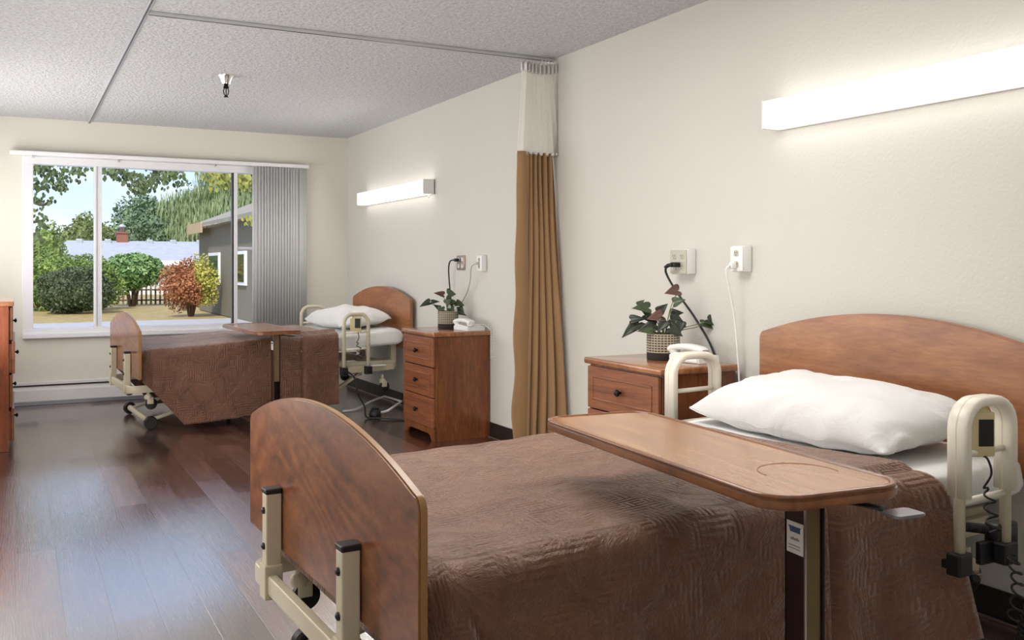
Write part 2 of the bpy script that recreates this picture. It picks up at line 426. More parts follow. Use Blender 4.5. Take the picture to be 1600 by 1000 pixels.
struct(mesh_obj('baseboard_right', bm, 'dark_base'))
bm = B(); box(bm, (XW-.020, YB, 0), (XW-.012, YW, .010), .003, seg=1); struct(mesh_obj('trim_1', bm, 'steel'))
# window
win = struct(bpy.data.objects.new('window_1', None)); C.objects.link(win); win.location = (0, YW, 0)
def f_frame(bm):
    y0, y1 = -.012, .10
    box(bm, (wx0-.035, y0, wz0), (wx0+.05, y1, wz1-.04), .004)
    box(bm, (wx1-.05, y0, wz0), (wx1+.035, y1, wz1-.04), .004)
    box(bm, (wx0-.034, y0-.003, wz1-.05), (wx1+.034, y1-.002, wz1+.015), .004)
    box(bm, (wx0-.034, y0-.003, wz0-.0005), (wx1+.034, y1-.002, wz0+.045), .004)
part('window_frame', f_frame, 'win_frame', win)
part('mullion', lambda bm: (box(bm, (.605, -.004, wz0+.03), (.625, .085, wz1-.04), .003), box(bm, (.625, .01, wz0+.03), (.655, .095, wz1-.04), .003), box(bm, (.655, 0, wz0+.03), (.668, .08, wz1-.04), .003)), 'win_frame', win)
part('mullion', lambda bm: (box(bm, (1.785, .0, wz0+.03), (1.80, .06, wz1-.04), .002, mi=1), box(bm, (1.80, 0, wz0+.03), (1.835, .09, wz1-.04), .003)), ['win_frame', 'dark_base'], win)
part('sash_rail', lambda bm: box(bm, (1.83, .02, 1.335), (wx1-.04, .07, 1.36), .003), 'win_frame', win)
for a, b_ in ((wx0+.04, .615), (.66, 1.79), (1.83, wx1-.04)):
    part('pane', lambda bm: box(bm, (a, .045, wz0+.03), (b_, .049, wz1-.04)), 'glass', win)
part('window_sill', lambda bm: box(bm, (.045, -.055, .565), (wx1+.06, .0, .605), .006), 'win_frame', win)
# vertical blinds
vb = thing('vertical_blind', 'white vertical blind drawn open to the right side of the window', 'blind', (0, YW-.075, 2.115))
def hr(bm):
    box(bm, (-.05, -.028, 0), (2.485, .028, .035), .006)
    box(bm, (-.03, .028, .0), (2.46, .074, .02), .002)
part('head_rail', hr, 'blind', vb, angle=40)
for x in (.13, .80, 1.62):
    part('bracket', lambda bm: (box(bm, (x-.009, -.022, -.022), (x-.003, .022, .001), .002), box(bm, (x+.003, -.022, -.022), (x+.009, .022, .001), .002)), 'gray_plastic', vb)
for i in range(17):
    x = 1.995+i*.0275; an = radians(27+random.uniform(-6, 6)) if i not in (0, 1, 14, 15) else radians(12)
    def sl(bm):
        rows = []
        for z in (-.004, -1.50):
            r = []
            for j in range(7):
                u = (j/6-.5)*.088; bow = .006*(1-(2*j/6-1)**2)
                r.append((x+u*cos(an)-bow*sin(an), u*sin(an)+bow*cos(an), z))
            rows.append(r)
        grid(bm, rows)
        cyl(bm, (x, 0, -.01), (x, 0, .01), .004, 8)
    o = part('slat', sl, 'slat', vb); md = o.modifiers.new('s', 'SOLIDIFY'); md.thickness = .0012
# baseboard heater
ht = thing('baseboard_heater', 'long white baseboard heater under the window', 'heater', (0, YW, 0))
def hb(bm):
    prof = [(-.001, .005), (-.052, .005), (-.058, .02), (-.058, .125), (-.04, .158), (-.001, .165)]
    prism(bm, prof, -.10, 2.6, bev=.002)
part('cover', hb, 'white_metal', ht)
part('top_shelf', lambda bm: box(bm, (-.10, -.062, .172), (2.6, -.001, .196), .003), 'white_metal', ht)
part('vent_slot', lambda bm: box(bm, (-.10, -.045, .160), (2.6, -.002, .175), .001), 'black', ht)
part('kick_strip', lambda bm: box(bm, (-.10, -.064, .001), (2.6, -.056, .034), .002), 'grey_lever', ht)
# ceiling tracks
def trk(p0, p1, label):
    bm = B(); d = (Vector(p1)-Vector(p0)); 
    if abs(d.x) > abs(d.y):
        box(bm, (p0[0], p0[1]-.011, H-.018), (p1[0], p0[1]+.011, H-.0005), .003)
        box(bm, (p0[0], p0[1]-.004, H-.020), (p1[0], p0[1]+.004, H-.0165), 0, mi=1)
    else:
        box(bm, (p0[0]-.011, p0[1], H-.018), (p0[0]+.011, p1[1], H-.0005), .003)
        box(bm, (p0[0]-.004, p0[1], H-.020), (p0[0]+.004, p1[1], H-.0165), 0, mi=1)
    return tag(mesh_obj('curtain_track', bm, ['track', 'dark_base']), label, 'curtain track')
trk((.564, 2.2), (.564, 8.98), 'long ceiling curtain track running toward the window wall')
trk((.58, 4.95), (2.89, 4.95), 'ceiling curtain track crossing to the right wall above the tan curtain')
# sprinkler
sp = thing('fire_sprinkler', 'chrome fire sprinkler hanging from the textured ceiling', 'sprinkler', (1.23, 6.40, H))
part('escutcheon', lambda bm: lathe(bm, [(.052, 0), (.050, -.006), (.040, -.02), (.028, -.05), (.0245, -.055)]), 'chrome', sp, angle=50)
def spb(bm):
    lathe(bm, [(.014, -.05), (.014, -.07), (.018, -.072), (.018, -.082), (.012, -.085)])
    for s in (-1, 1): tube(bm, [(s*.012, 0, -.084), (s*.017, 0, -.1), (s*.012, 0, -.125), (0, 0, -.135)], .0035, 8)
    cyl(bm, (0, 0, -.084), (0, 0, -.135), .0035, 8)
part('sprinkler_body', spb, 'black_metal', sp, angle=50)
part('deflector', lambda bm: lathe(bm, [(.004, -.130), (.016, -.139), (.016, -.142), (.004, -.141)]), 'black_metal', sp)
# wall lights
def wall_light(y0, y1, z0, z1, label):
    t = thing('wall_light', label, 'light', (XW, (y0+y1)/2, z0), 0, 'wall lights over the beds')
    L = (y1-y0)/2; h = z1-z0
    def hs(bm):
        box(bm, (-.012, -L, .0), (-.0005, L, h), .002)
    part('back_plate', hs, 'white_metal', t)
    part('diffuser', lambda bm: box(bm, (-.098, -L+.012, .003), (-.010, L-.012, h-.003), .008, seg=3), 'diffuser', t, angle=50)
    for s in (-1, 1):
        part('end_cap', lambda bm: box(bm, (-.101, s*L-(.012 if s > 0 else 0), 0), (-.0005, s*L+(.012 if s < 0 else 0), h), .003), 'white_metal', t)
    part('pull_switch', lambda bm: (cyl(bm, (-.03, -L+.06, 0), (-.03, -L+.06, -.025), .006, 10),), 'white_plastic', t)
    la = bpy.data.lights.new('wall_lamp_tube', 'AREA'); la.shape = 'RECTANGLE'; la.size = .08; la.size_y = 2*L-.1; la.energy = 9; la.color = (1,.96,.90)
    lo = bpy.data.objects.new('wall_lamp_tube', la); C.objects.link(lo); lo.location = (XW-.105, (y0+y1)/2, z0+h/2); lo.rotation_euler = (0, radians(-78-180+180), 0) if False else (0, radians(70), 0)
    return t
wall_light(6.80, 8.42, 1.742, 1.857, 'lit wall lamp over the far bed by the window')
wall_light(1.50, 3.05, 1.762, 1.884, 'long lit wall lamp above the near bed headboard')
# outlets
def outlet(name, y0, y1, z0, z1, dep, label, quad=False, steel=False, plate='gray_plastic', boxm='white_plastic', cover=None):
    t = thing(name, label, 'outlet', (XW, (y0+y1)/2, (z0+z1)/2))
    w, h = (y1-y0)/2, (z1-z0)/2
    if dep > .01: part('outlet_box', lambda bm: box(bm, (-dep, -w, -h), (-.0005, w, h), .006), boxm, t, angle=40)
    pw = w*.96; ph = h*.94
    part('cover_plate', lambda bm: box(bm, (-dep-.005, -pw, -ph), (-dep+.0005 if dep > .01 else -.0005, pw, ph), .0025), 'steel' if steel else plate, t, angle=40)
    cols = (-.45*w, .45*w) if quad else (0,)
    for cy in cols:
        for cz in (-.42*h, .42*h):
            def rc(bm):
                prism(bm, rrect(.030, .028, .010, 5, cy, cz), -dep-.0075, -dep-.004, bev=.0008)
                for s in (-1, 1): box(bm, (-dep-.0082, cy+s*.006-.0012, cz-.001), (-dep-.0070, cy+s*.006+.0012, cz+.008), 0, 1)
                cyl(bm, (-dep-.0082, cy, cz-.007), (-dep-.0070, cy, cz-.007), .0025, 8, 1)
            part('socket', rc, ['gray_plastic' if not steel else 'white_plastic', 'black'], t)
    return t
outlet('power_outlet', 3.605, 3.735, 1.142, 1.264, .055, 'boxed grey four socket outlet above the near nightstand', quad=True)
outlet('phone_outlet', 3.215, 3.300, 1.156, 1.272, .05, 'narrow white surface outlet between nightstand plant and near headboard', plate='white_plastic')
outlet('power_outlet', 6.235, 6.375, 1.147, 1.262, .006, 'steel four socket outlet above the far nightstand', quad=True, steel=True)
outlet('phone_outlet', 5.885, 5.975, 1.144, 1.257, .035, 'narrow white surface outlet right of the steel outlet', plate='white_plastic')
CORDS = []
def cord(name, pts, r, mat, label, owner, plug=None, plugmat=None, n=8):
    p0 = Vector(pts[0]); bm = B(); tube(bm, [Vector(p)-p0 for p in smooth_path(pts, n)], r, 8)
    t = mesh_obj(name, bm, mat, None, smooth=True); t.location = p0; t['label'] = label
    if plug: part('plug', lambda bm: plug(bm), plugmat or mat, t, angle=50)
    CORDS.append((t, owner)); return t
def plug_near(bm):
    box(bm, (-.002, -.020, -.012), (.034, .018, .012), .005); tube(bm, [(.0, .0, 0), (-.012, .02, -.002), (-.016, .04, -.012)], [.009, .008, .005], 10)
cord('power_cord', [(2.802, 3.665, 1.188), (2.79, 3.70, 1.170), (2.805, 3.705, 1.13), (2.83, 3.66, 1.05), (2.86, 3.56, .93), (2.882, 3.47, .80), (2.888, 3.42, .66), (2.888, 3.38, .4)], .0055, 'black', 'black power cord plugged into the boxed grey outlet, running behind the near nightstand', 'bed', plug_near)
def plug_w(bm): box(bm, (0, -.01, -.016), (.03, .012, .012), .004)
cord('phone_cord', [(2.815, 3.262, 1.186), (2.80, 3.272, 1.165), (2.815, 3.275, 1.10), (2.85, 3.275, .95), (2.86, 3.262, .75), (2.86, 3.24, .5), (2.87, 3.2, .25)], .0045, 'white_plastic', 'thin white cord hanging from the narrow outlet beside the near headboard', 'phone', plug_w)
def plug_far(bm): box(bm, (-.002, -.012, -.012), (.030, .018, .012), .005)
cord('power_cord', [(2.855, 6.33, 1.225), (2.84, 6.38, 1.215), (2.85, 6.43, 1.15), (2.87, 6.45, 1.0), (2.88, 6.44, .85), (2.885, 6.43, .6)], .0055, 'black', 'dark cord plugged into the steel outlet, dropping behind the far potted plant', 'bed2', plug_far)
def plug_fw(bm): box(bm, (-.002, -.010, -.010), (.022, .012, .010), .003)
cord('phone_cord', [(2.84, 5.93, 1.20), (2.82, 5.97, 1.175), (2.84, 6.03, 1.09), (2.86, 6.12, 1.0), (2.87, 6.22, .93), (2.88, 6.30, .88)], .0042, 'gray_plastic', 'thin grey cord looping from the narrow outlet toward the far plant', 'phone2', plug_fw)

# ---------------------------------------------------------------- privacy curtain
ct = thing('privacy_curtain', 'tan pleated privacy curtain with white mesh top gathered against the right wall', 'curtain', (2.74, 4.90, 0))
def curtain_rows(z_list, xa, xb, ya, amp, n=150, folds=6.5, outer=True):
    rows = []
    for z in z_list:
        f = (1.86-z)/1.86 if z < 1.86 else 0
        r = []
        for i in range(n+1):
            t = i/n
            x = (xa(f)*(1-t)+xb(f)*t)
            ph = 2*pi*folds*(t**.92)
            y = ya(f, t)+amp(f, t)*sin(ph+.5*sin(3*z+t*4))+.008*noise.noise((t*9, z*2, 3))
            x += .006*noise.noise((t*6, z*1.7, 9))+.012*cos(ph)*min(1, f*2+.4)
            r.append((x-2.74, y-4.90, z))
        rows.append(r)
    return rows
bm = B()
zs = [.035+i*(1.86-.035)/60 for i in range(61)]
grid(bm, curtain_rows(zs, lambda f: 2.665-.06*f, lambda f: 2.885+.0*f, lambda f, t: 4.93-.20*f*t*t+.02*t, lambda f, t: (.028+.035*f)*(1 if t > .12 else t/.12)))
o = mesh_obj('curtain_panel', bm, 'curtain', ct, smooth=True); o.modifiers.new('s', 'SOLIDIFY').thickness = .003
# the flat return hem along its left edge
bm = B(); rows = []
for z in zs:
    f = (1.86-z)/1.86; r = []
    for i in range(12):
        t = i/11
        wv = .012*sin(z*14+t*2)*f*(1-t)
        x = 2.612-.050*f*(1-t) + (.062+.045*f)*t + wv
        y = 4.935-.018*sin(pi*t)-.03*f*(1-t)
        r.append((x-2.74, y-4.90-.035, z+(.0 if z > .1 else 0)))
    rows.append(r)
grid(bm, rows)
o = mesh_obj('hem_fold', bm, 'curtain', ct, smooth=True); o.modifiers.new('s', 'SOLIDIFY').thickness = .004
bm = B(); zs2 = [1.84+i*.56/14 for i in range(15)]; rows = []
for z in zs2:
    g = (z-1.84)/.56; r = []
    for i in range(121):
        t = i/120
        x = (2.635+.035*g)*(1-t)+(2.93-.055*g)*t; x = min(x, 2.885)
        r.append((x-2.74, .03+(.028-.006*g)*sin(2*pi*9*t+2*sin(t*5)), z))
    rows.append(r)
grid(bm, rows); mesh_obj('mesh_top', bm, 'mesh', ct, smooth=True)
bm = B(); rows = []
for z in (2.345, 2.36, 2.38, 2.40):
    r = []
    for i in range(121):
        t = i/120; x = 2.665*(1-t)+2.885*t
        r.append((x-2.74, .03+.026*sin(2*pi*9*t+2*sin(t*5)), z-.012*sin(t*3)))
    rows.append(r)
grid(bm, rows); o = mesh_obj('heading_band', bm, 'pillow', ct, smooth=True); o.modifiers.new('s', 'SOLIDIFY').thickness = .003
bm = B(); rows = []
for z in (1.848, 1.862):
    r = []
    for i in range(121):
        t = i/120; x = min(2.885, 2.63*(1-t)+2.93*t)
        r.append((x-2.74, .024+.028*sin(2*pi*9*t+2*sin(t*5)), z))
    rows.append(r)
grid(bm, rows); o = mesh_obj('seam_tape', bm, 'pillow', ct, smooth=True); o.modifiers.new('s', 'SOLIDIFY').thickness = .003
for i in range(9):
    x = 2.685+i*.024
    part('hook', lambda bm: tube(bm, [(x-2.74, .03, 2.40), (x-2.74+.004, .03+.008, 2.412), (x-2.74, .042, 2.423)], .0028, 8), 'chrome' if i < 5 else 'white_plastic', ct)

# ---------------------------------------------------------------- nightstand (origin: back right corner on the floor, drawers face -x)
def knob(parent, y, z, x=-.4):
    part('knob', lambda bm: lathe(bm, [(.006, 0), (.006, -.010), (.015, -.016), (.0165, -.023), (.012, -.029), (.003, -.031)], (x, y, z), 18, axis='x'), 'black_metal', parent, angle=60)
def make_nightstand():
    t = thing('nightstand', '', 'nightstand', (2.895, 5.83, 0))
    D, Wd, Hh = .405, .555, .705
    def body(bm):
        box(bm, (-D, 0, 0), (-.001, .016, Hh), .002)             # near side
        box(bm, (-D, Wd-.016, 0), (-.001, Wd, Hh), .002)
        box(bm, (-.012, .016, .05), (-.001, Wd-.016, Hh))
        box(bm, (-D+.002, .016, .075), (-.012, Wd-.016, .088))
        box(bm, (-D+.002, .016, Hh-.02), (-.012, Wd-.016, Hh))
        # arched plinth at the front
        o = [(.0, 0), (.055, 0), (.075, .028), (.11, .042), (Wd-.11, .042), (Wd-.075, .028), (Wd-.055, 0), (Wd, 0), (Wd, .088), (0, .088)]
        prism(bm, o, -D-.008, -D+.008, bev=.002)
    part('body', body, 'stand_side', t)
    part('top', lambda bm: box(bm, (-D-.025, -.02, Hh), (0, Wd+.02, Hh+.030), .008, seg=3), 'stand_top', t, angle=40)
    h = (Hh-.095)/3
    for i in range(3):
        z0 = .092+i*h; z1 = z0+h-.006; y0, y1 = .006, Wd-.006; x = -D-.019
        def dr(bm):
            box(bm, (x, y0, z0), (-D-.0005, y1, z1), .003)
            m = .042
            # raised moulding frame
            a, b_, c, d = y0+m, y1-m, z0+m, z1-m
            for lo, hi in (((a, c), (b_, c+.010)), ((a, d-.010), (b_, d)), ((a, c), (a+.010, d)), ((b_-.010, c), (b_, d))):
                box(bm, (x-.005, lo[0], lo[1]), (x+.003, hi[0], hi[1]), .0035)
            box(bm, (x-.0015, a+.010, c+.010), (x+.002, b_-.010, d-.010), .001)
        d_ = part('drawer', dr, 'stand_front', t)
        knob(d_, Wd/2, (z0+z1)/2, x-.001)
    return t
ns = make_nightstand()
ns['label'] = 'three drawer cherry wood nightstand against the wall beside the far bed'; ns['group'] = 'nightstands beside the beds'
ns2 = copy_tree(ns); ns2.location = (2.865, 3.285, 0.0); ns2.scale = (1, 1.04, 1.01)
ns2['label'] = 'cherry wood nightstand beside the near headboard, carrying the dark leaved plant'

# ---------------------------------------------------------------- potted plants
def leaf_mesh(bm, base, tip, w, nrm, mi=0, curl=.2):
    base, tip = Vector(base), Vector(tip); ax = tip-base; L = ax.length; ax.normalize()
    nrm = Vector(nrm); nrm = (nrm-ax*nrm.dot(ax)).normalized(); sd = ax.cross(nrm)
    prof = [(-.12, .18), (-.16, .40), (-.05, .52), (.15, .50), (.4, .38), (.65, .24), (.85, .10), (1, .01)]
    rows = []
    for t, hw in prof:
        r = []
        for s in (-1, -.5, 0, .5, 1):
            notch = -.0 if abs(s) > .4 else (.14 if t < 0 else 0)
            p = base+ax*(t+notch)*L+sd*s*hw*w+nrm*(abs(s)*hw*w*.35-curl*L*max(0, t)**2)
            r.append(p)
        rows.append(r)
    grid(bm, rows, mi)
def plant(name, loc, label, leaves, s=1, ang=0, potR=.078, potH=.122):
    t = thing(name, label, 'potted plant', loc, 0, 'potted plants on the nightstands')
    def pt(bm):
        lathe(bm, [(potR*.97, 0), (potR, .004), (potR*1.0, potH), (potR*.93, potH), (potR*.92, potH-.025), (.002, potH-.026)], n=40)
    part('pot', pt, 'pot', t, angle=50)
    part('soil', lambda bm: lathe(bm, [(.002, potH-.022), (potR*.9, potH-.02), (potR*.91, potH-.03)], n=24), 'bark', t)
    r = Vector((cos(yaw0), -sin(yaw0), 0)); fw = Vector((sin(yaw0), cos(yaw0), 0))
    for (dx, dz, dep, tx, tz, w, mi) in leaves:
        base = r*dx+Vector((0,0,dz))+fw*dep; tip = base+r*tx+Vector((0,0,tz))-fw*.02
        root = Vector((dx*.25, random.uniform(-.02,.02), potH-.02))
        root = r*dx*.2+fw*dep*.3+Vector((0,0,potH-.02))
        part('stem', lambda bm: tube(bm, bez(root, root+Vector((0,0,(dz-potH)*.6+.02)), base-Vector((0,0,.03))-r*dx*.1, base, 8), .0022, 6), 'stem', t, smooth=True)
        o = part('leaf', lambda bm: leaf_mesh(bm, base, tip, w, -fw+Vector((0,0,.55))), ['leaf', 'leaf_dark', 'spathe'][mi], t, smooth=True)
        o.modifiers.new('s', 'SOLIDIFY').thickness = .0012
    return t
yaw0 = math.atan(775/1473)
P = 1/322
LN = [(-38*P, 55*P, 0, -26*P, -20*P, .060, 1), (-48*P, 60*P, .0, 20*P, 3*P, .045, 1), (-24*P, 78*P, -.02, -24*P, 2*P, .055, 0), (-36*P, 82*P, .02, 6*P, 8*P, .035, 0),
      (-4*P, 66*P, -.03, -22*P, -2*P, .065, 2), (-14*P, 52*P, -.03, -26*P, -6*P, .06, 1), (12*P, 60*P, .0, 22*P, -8*P, .075, 1), (-4*P, 72*P, .03, 10*P, 12*P, .05, 1),
      (22*P, 104*P, .0, -20*P, -2*P, .060, 2), (16*P, 86*P, -.02, 14*P, 6*P, .05, 0), (68*P, 60*P, 0, 16*P, -8*P, .05, 1), (60*P, 54*P, .0, 34*P, -10*P, .035, 0),
      (8*P, 48*P, -.05, 18*P, -10*P, .06, 1), (-20*P, 44*P, -.05, -22*P, 2*P, .035, 0), (2*P, 50*P, .04, -8*P, 16*P, .05, 1), (24*P, 56*P, -.04, -6*P, -18*P, .05, 1), (-26*P, 66*P, .01, 16*P, -12*P, .05, 1), (-16*P, 60*P, .03, -14*P, 14*P, .045, 0), (14*P, 68*P, .02, 16*P, 4*P, .05, 1), (0, 58*P, -.05, -12*P, -14*P, .055, 1), (-30*P, 50*P, -.02, -26*P, -4*P, .03, 1)]
plant('potted_plant', (2.70, 3.60, .7425), 'dark heart leaved plant in a woven pot on the near nightstand', LN)
P = 1/225
LF = [(-30*P, 42*P, 0, -16*P, -6*P, .05, 1), (-26*P, 42*P, 0, 12*P, 2*P, .035, 1), (-8*P, 54*P, 0, -14*P, 4*P, .045, 2), (0, 54*P, .0, 12*P, 2*P, .085, 0), (6*P, 46*P, -.02, -8*P, -8*P, .07, 0),
      (-2*P, 40*P, -.03, 8*P, 8*P, .06, 0), (14*P, 40*P, 0, 12*P, -2*P, .055, 0), (18*P, 34*P, 0, 8*P, -8*P, .045, 0), (16*P, 26*P, -.02, 14*P, -4*P, .04, 1), (-10*P, 34*P, -.03, -4*P, -12*P, .05, 0),
      (4*P, 32*P, -.04, 6*P, -8*P, .055, 0), (-14*P, 32*P, 0, -8*P, 6*P, .04, 1), (8*P, 38*P, .03, -6*P, 10*P, .05, 0)]
plant('potted_plant', (2.735, 6.18, .736), 'green leaved plant in a woven pot on the far nightstand', LF, potR=.074, potH=.122)

# ---------------------------------------------------------------- telephones
def phone(loc, rz, label, coil=True):
    t = thing('telephone', label, 'telephone', loc, rz, 'telephones on the nightstands')
    def body(bm):
        o = [(-.09, 0), (.09, 0), (.09, .030), (.05, .044), (-.085, .028)]
        prism(bm, o, -.075, .075, bev=.006)
    part('base', body, 'white_plastic', t, angle=40)
    def hs(bm):
        tube(bm, [(-.045, -.10, .052), (-.045, -.085, .062), (-.045, -.05, .068), (-.045, 0, .071), (-.045, .05, .068), (-.045, .085, .062), (-.045, .10, .052)], .02, 14, flat=(.014, .026), up=(0,0,1))
        for s in (-1, 1): lathe(bm, [(.018, .032), (.024, .040), (.025, .058)], (-.045, s*.08, 0), 18)
    part('handset', hs, 'white_plastic', t, angle=50)
    part('keypad', lambda bm: [box(bm, (.0+.02*i, -.03+.022*j, .036), (.012+.02*i, -.016+.022*j, .045), .002) for i in range(3) for j in range(3)], 'gray_plastic', t)
    if coil:
        def ck(bm):
            pts = []; n = 260
            for i in range(n+1):
                u = i/n; c = Vector((-.045+.13*min(1,u*3), -.105-.042*min(1,u*3), .045-.30*max(0,u-.2)))
                a = 2*pi*22*u; pts.append(c+Vector((cos(a)*.007, sin(a)*.007, 0)))
            tube(bm, pts, .0027, 6)
        part('coiled_cord', ck, 'white_plastic', t, smooth=True)
    return t
ph1 = phone((2.755, 3.44, .744), radians(10), 'white telephone on the near nightstand, behind the bed rail', coil=False)
ph2 = phone((2.79, 5.94, .736), radians(8), 'white telephone with a coiled cord on the far nightstand')

# ---------------------------------------------------------------- dresser at the left edge
dr = thing('dresser', 'orange cherry chest of drawers at the left edge of the room', 'dresser', (-.04, 6.79, 0))
part('body', lambda bm: (box(bm, (-.5, 0, 0), (0, .95, .925), .003),), 'dresser_wood', dr)
part('top', lambda bm: box(bm, (-.51, -.012, .925), (.028, .962, .955), .006), 'stand_top', dr)
for i in range(4):
    z0 = .065+i*.215; off = (.012, .002, .016, .004)[i]
    d_ = part('drawer', lambda bm: (box(bm, (-.3, .02, z0+.005), (off, .93, z0+.19), .002), box(bm, (off, .012, z0), (off+.018, .938, z0+.208), .004)), 'stand_front', dr)
    part('knob', lambda bm: lathe(bm, [(.006, 0), (.006, .008), (.014, .012), (.015, .018), (.004, .024)], (off+.018, .48, z0+.1), 14, axis='x'), 'black_metal', d_)

# ---------------------------------------------------------------- hospital bed (local: x foot->head, y to the window side, z up)
BW = .635
def arch(zpk, k, zb, hw=BW, rc=.05):
    pts = []
    n = 40
    ys = [-hw+rc*.6+(2*hw-rc*1.2)*i/n for i in range(n+1)]
    zc = lambda y: zpk-k*y*y
    top = [(y, zc(y)) for y in ys]
    ze = zc(hw-rc*.6)
    cr = [( hw-rc*.6+rc*.6*sin(a), ze-rc*.75*(1-cos(a))) for a in [pi/2*i/6 for i in range(1, 7)]]
    cl = [(-y, z) for y, z in cr[::-1]]
    bot = []
    for s in (1, -1):
        c = [(s*(hw-.012+.012*cos(a)), zb+.012-.012*sin(a)) for a in [pi/2*i/4 for i in range(5)]]
        bot += c if s > 0 else c[::-1]
    return cl+top+cr+bot
def rail(parent, y, x0, x1, zt, zb, sleeve=True):
    r = .045
    def path(z0, inset=0):
        p = [(x0, y, z0)]
        for i in range(7): a = pi-pi/2*i/6; p.append((x0+r+.03+(r+.03)*cos(a), y, zt-(r+.03)+(r+.03)*sin(a)))
        for i in range(7): a = pi/2-pi/2*i/6; p.append((x1-r-.03+(r+.03)*cos(a), y, zt-(r+.03)+(r+.03)*sin(a)))
        p.append((x1, y, z0)); return p
    o = part('assist_rail', lambda bm: tube(bm, path(zb), .0155, 12), 'beige_metal', parent, smooth=True)
    if sleeve: part('rail_sleeve', lambda bm: tube(bm, path(zt-.26), .03, 16, flat=(.033, .015), up=(0,1,0)), 'cream_plastic', o, smooth=True)
    for z in (zt-.145, zt-.275):
        part('crossbar', lambda bm: cyl(bm, (x0, y, z), (x1, y, z+.004), .0095, 12), 'cream_plastic', o)
    for x in (x0, x1):
        part('socket_block', lambda bm: (box(bm, (x-.03, y-.022, zb-.055), (x+.03, y+.022, zb+.008), .006), box(bm, (x-.012, min(y, y*.93), zb-.045), (x+.012, max(y, y*.93), zb-.02), .003)), 'black', o)
def caster(parent, x, y, zt, r=.042, name='caster'):
    o = part(name, lambda bm: (lathe(bm, [(.012, zt), (.012, zt-.03), (.024, zt-.036), (.03, zt-.05), (.028, zt-.065)], (x, y, 0), 16),
        box(bm, (x-.01, y-.022, zt-.10), (x+.035, y-.016, zt-.05), .004), box(bm, (x-.01, y+.016, zt-.10), (x+.035, y+.022, zt-.05), .004)), 'beige_metal', parent, angle=50)
    part('wheel', lambda bm: lathe(bm, [(.012, -.014), (r*.8, -.015), (r, -.010), (r, .010), (r*.8, .015), (.012, .014)], (x+.02, y, zt-.10), 24, axis='y'), 'black', o, angle=40)
def make_bed():
    t = thing('hospital_bed', '', 'bed', (0,0,0))
    hl = 2.19
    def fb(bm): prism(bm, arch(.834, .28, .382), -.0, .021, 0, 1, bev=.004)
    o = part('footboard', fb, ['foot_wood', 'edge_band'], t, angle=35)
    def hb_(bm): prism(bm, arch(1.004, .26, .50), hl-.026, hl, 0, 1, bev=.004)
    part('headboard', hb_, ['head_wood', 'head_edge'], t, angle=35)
    for y in (.305, -.305):
        p = part('footboard_post', lambda bm: (box(bm, (-.046, y-.021, .27), (-.002, y+.021, .548), .004), box(bm, (-.052, y-.03, .255), (-.001, y+.026, .35), .003)), 'beige_metal', t)
        part('post_cap', lambda bm: box(bm, (-.048, y-.023, .546), (.0, y+.023, .562), .004), 'black', p)
        for z in (.50, .40):
            part('bolt', lambda bm: lathe(bm, [(.010, 0), (.0095, -.004), (.004, -.008)], (-.046, y, z), 12, axis='x'), 'black', p)
    for y in (.335, -.335):
        part('headboard_post', lambda bm: box(bm, (hl-.075, y-.021, .33), (hl-.027, y+.021, .62), .004), 'beige_metal', t)
    # perimeter frame, rounded at the corners
    def fr(bm):
        xs0, xs1, yy, rc, z = -.030, hl-.08, .455, .055, .296
        pts = []
        for sx, sy, a0 in ((xs1-rc, yy-rc, 0), (xs0+rc, yy-rc, 90), (xs0+rc, -yy+rc, 180), (xs1-rc, -yy+rc, 270)):
            for i in range(7):
                a = radians(a0+15*i); pts.append((sx+rc*cos(a), sy+rc*sin(a), z+.028*max(0, sx)))
        tube(bm, pts, .02, 16, closed=True, flat=(.027, .014), up=(0,0,1), ex=.3)
    part('frame', fr, 'beige_metal', t, angle=40)
    def deck(bm):
        box(bm, (.06, -.44, .375), (hl-.08, -.405, .405), .004); box(bm, (.06, .405, .375), (hl-.08, .44, .405), .004)
        for i in range(6): box(bm, (.1+i*.38, -.44, .380), (.14+i*.38, .44, .402), .003)
        for x in (.3, 1.0, 1.7): 
            for y in (-.42, .42): box(bm, (x-.02, y-.015, .30), (x+.02, y+.015, .39), .002)
    part('mattress_deck', deck, 'beige_metal', t)
    for x in (.10, hl-.20):
        for y in (-.45, .45): caster(t, x, y, .29)
    # scissor base on small wheels
    for (xa, xb) in ((.12, .95), (1.38, 1.82)):
        leg = part('scissor_leg', lambda bm: [tube(bm, [(xa, y, .055), (xb, y, .30)], .02, 8, flat=(.024, .013), up=(0,1,0)) for y in (-.36, .36)] + [cyl(bm, (xa, -.40, .055), (xa, .40, .055), .022, 14), cyl(bm, (xb, -.38, .30), (xb, .38, .30), .018, 12)], 'beige_metal', t, angle=40)
        for y in (-.435, .435):
            part('wheel', lambda bm: lathe(bm, [(.012, -.022), (.040, -.024), (.048, -.016), (.048, .016), (.040, .024), (.012, .022)], (xa, y, .050), 24, axis='y'), 'black', leg, angle=40)
    part('motor_box', lambda bm: box(bm, (1.0, -.15, .14), (1.3, .12, .27), .015), 'black', t)
    rail(t, -.69, 1.605, 1.815, .805, .385)
    rail(t, .69, 1.73, 1.965, .812, .40)
    return t
bed = make_bed()
A1 = radians(2.3)
bed.location = (.672, 2.352, 0); bed.rotation_euler = (0,0,A1)
bed['label'] = 'near hospital bed with arched cherry headboard and footboard, cut off at the right'; bed['group'] = 'hospital beds'
bed2 = copy_tree(bed); A2 = radians(4.0); F2 = (.715, 7.645, 0); S2 = (.965, .965, 1.0)
bed2.location = F2; bed2.rotation_euler = (0,0,A2); bed2.scale = S2
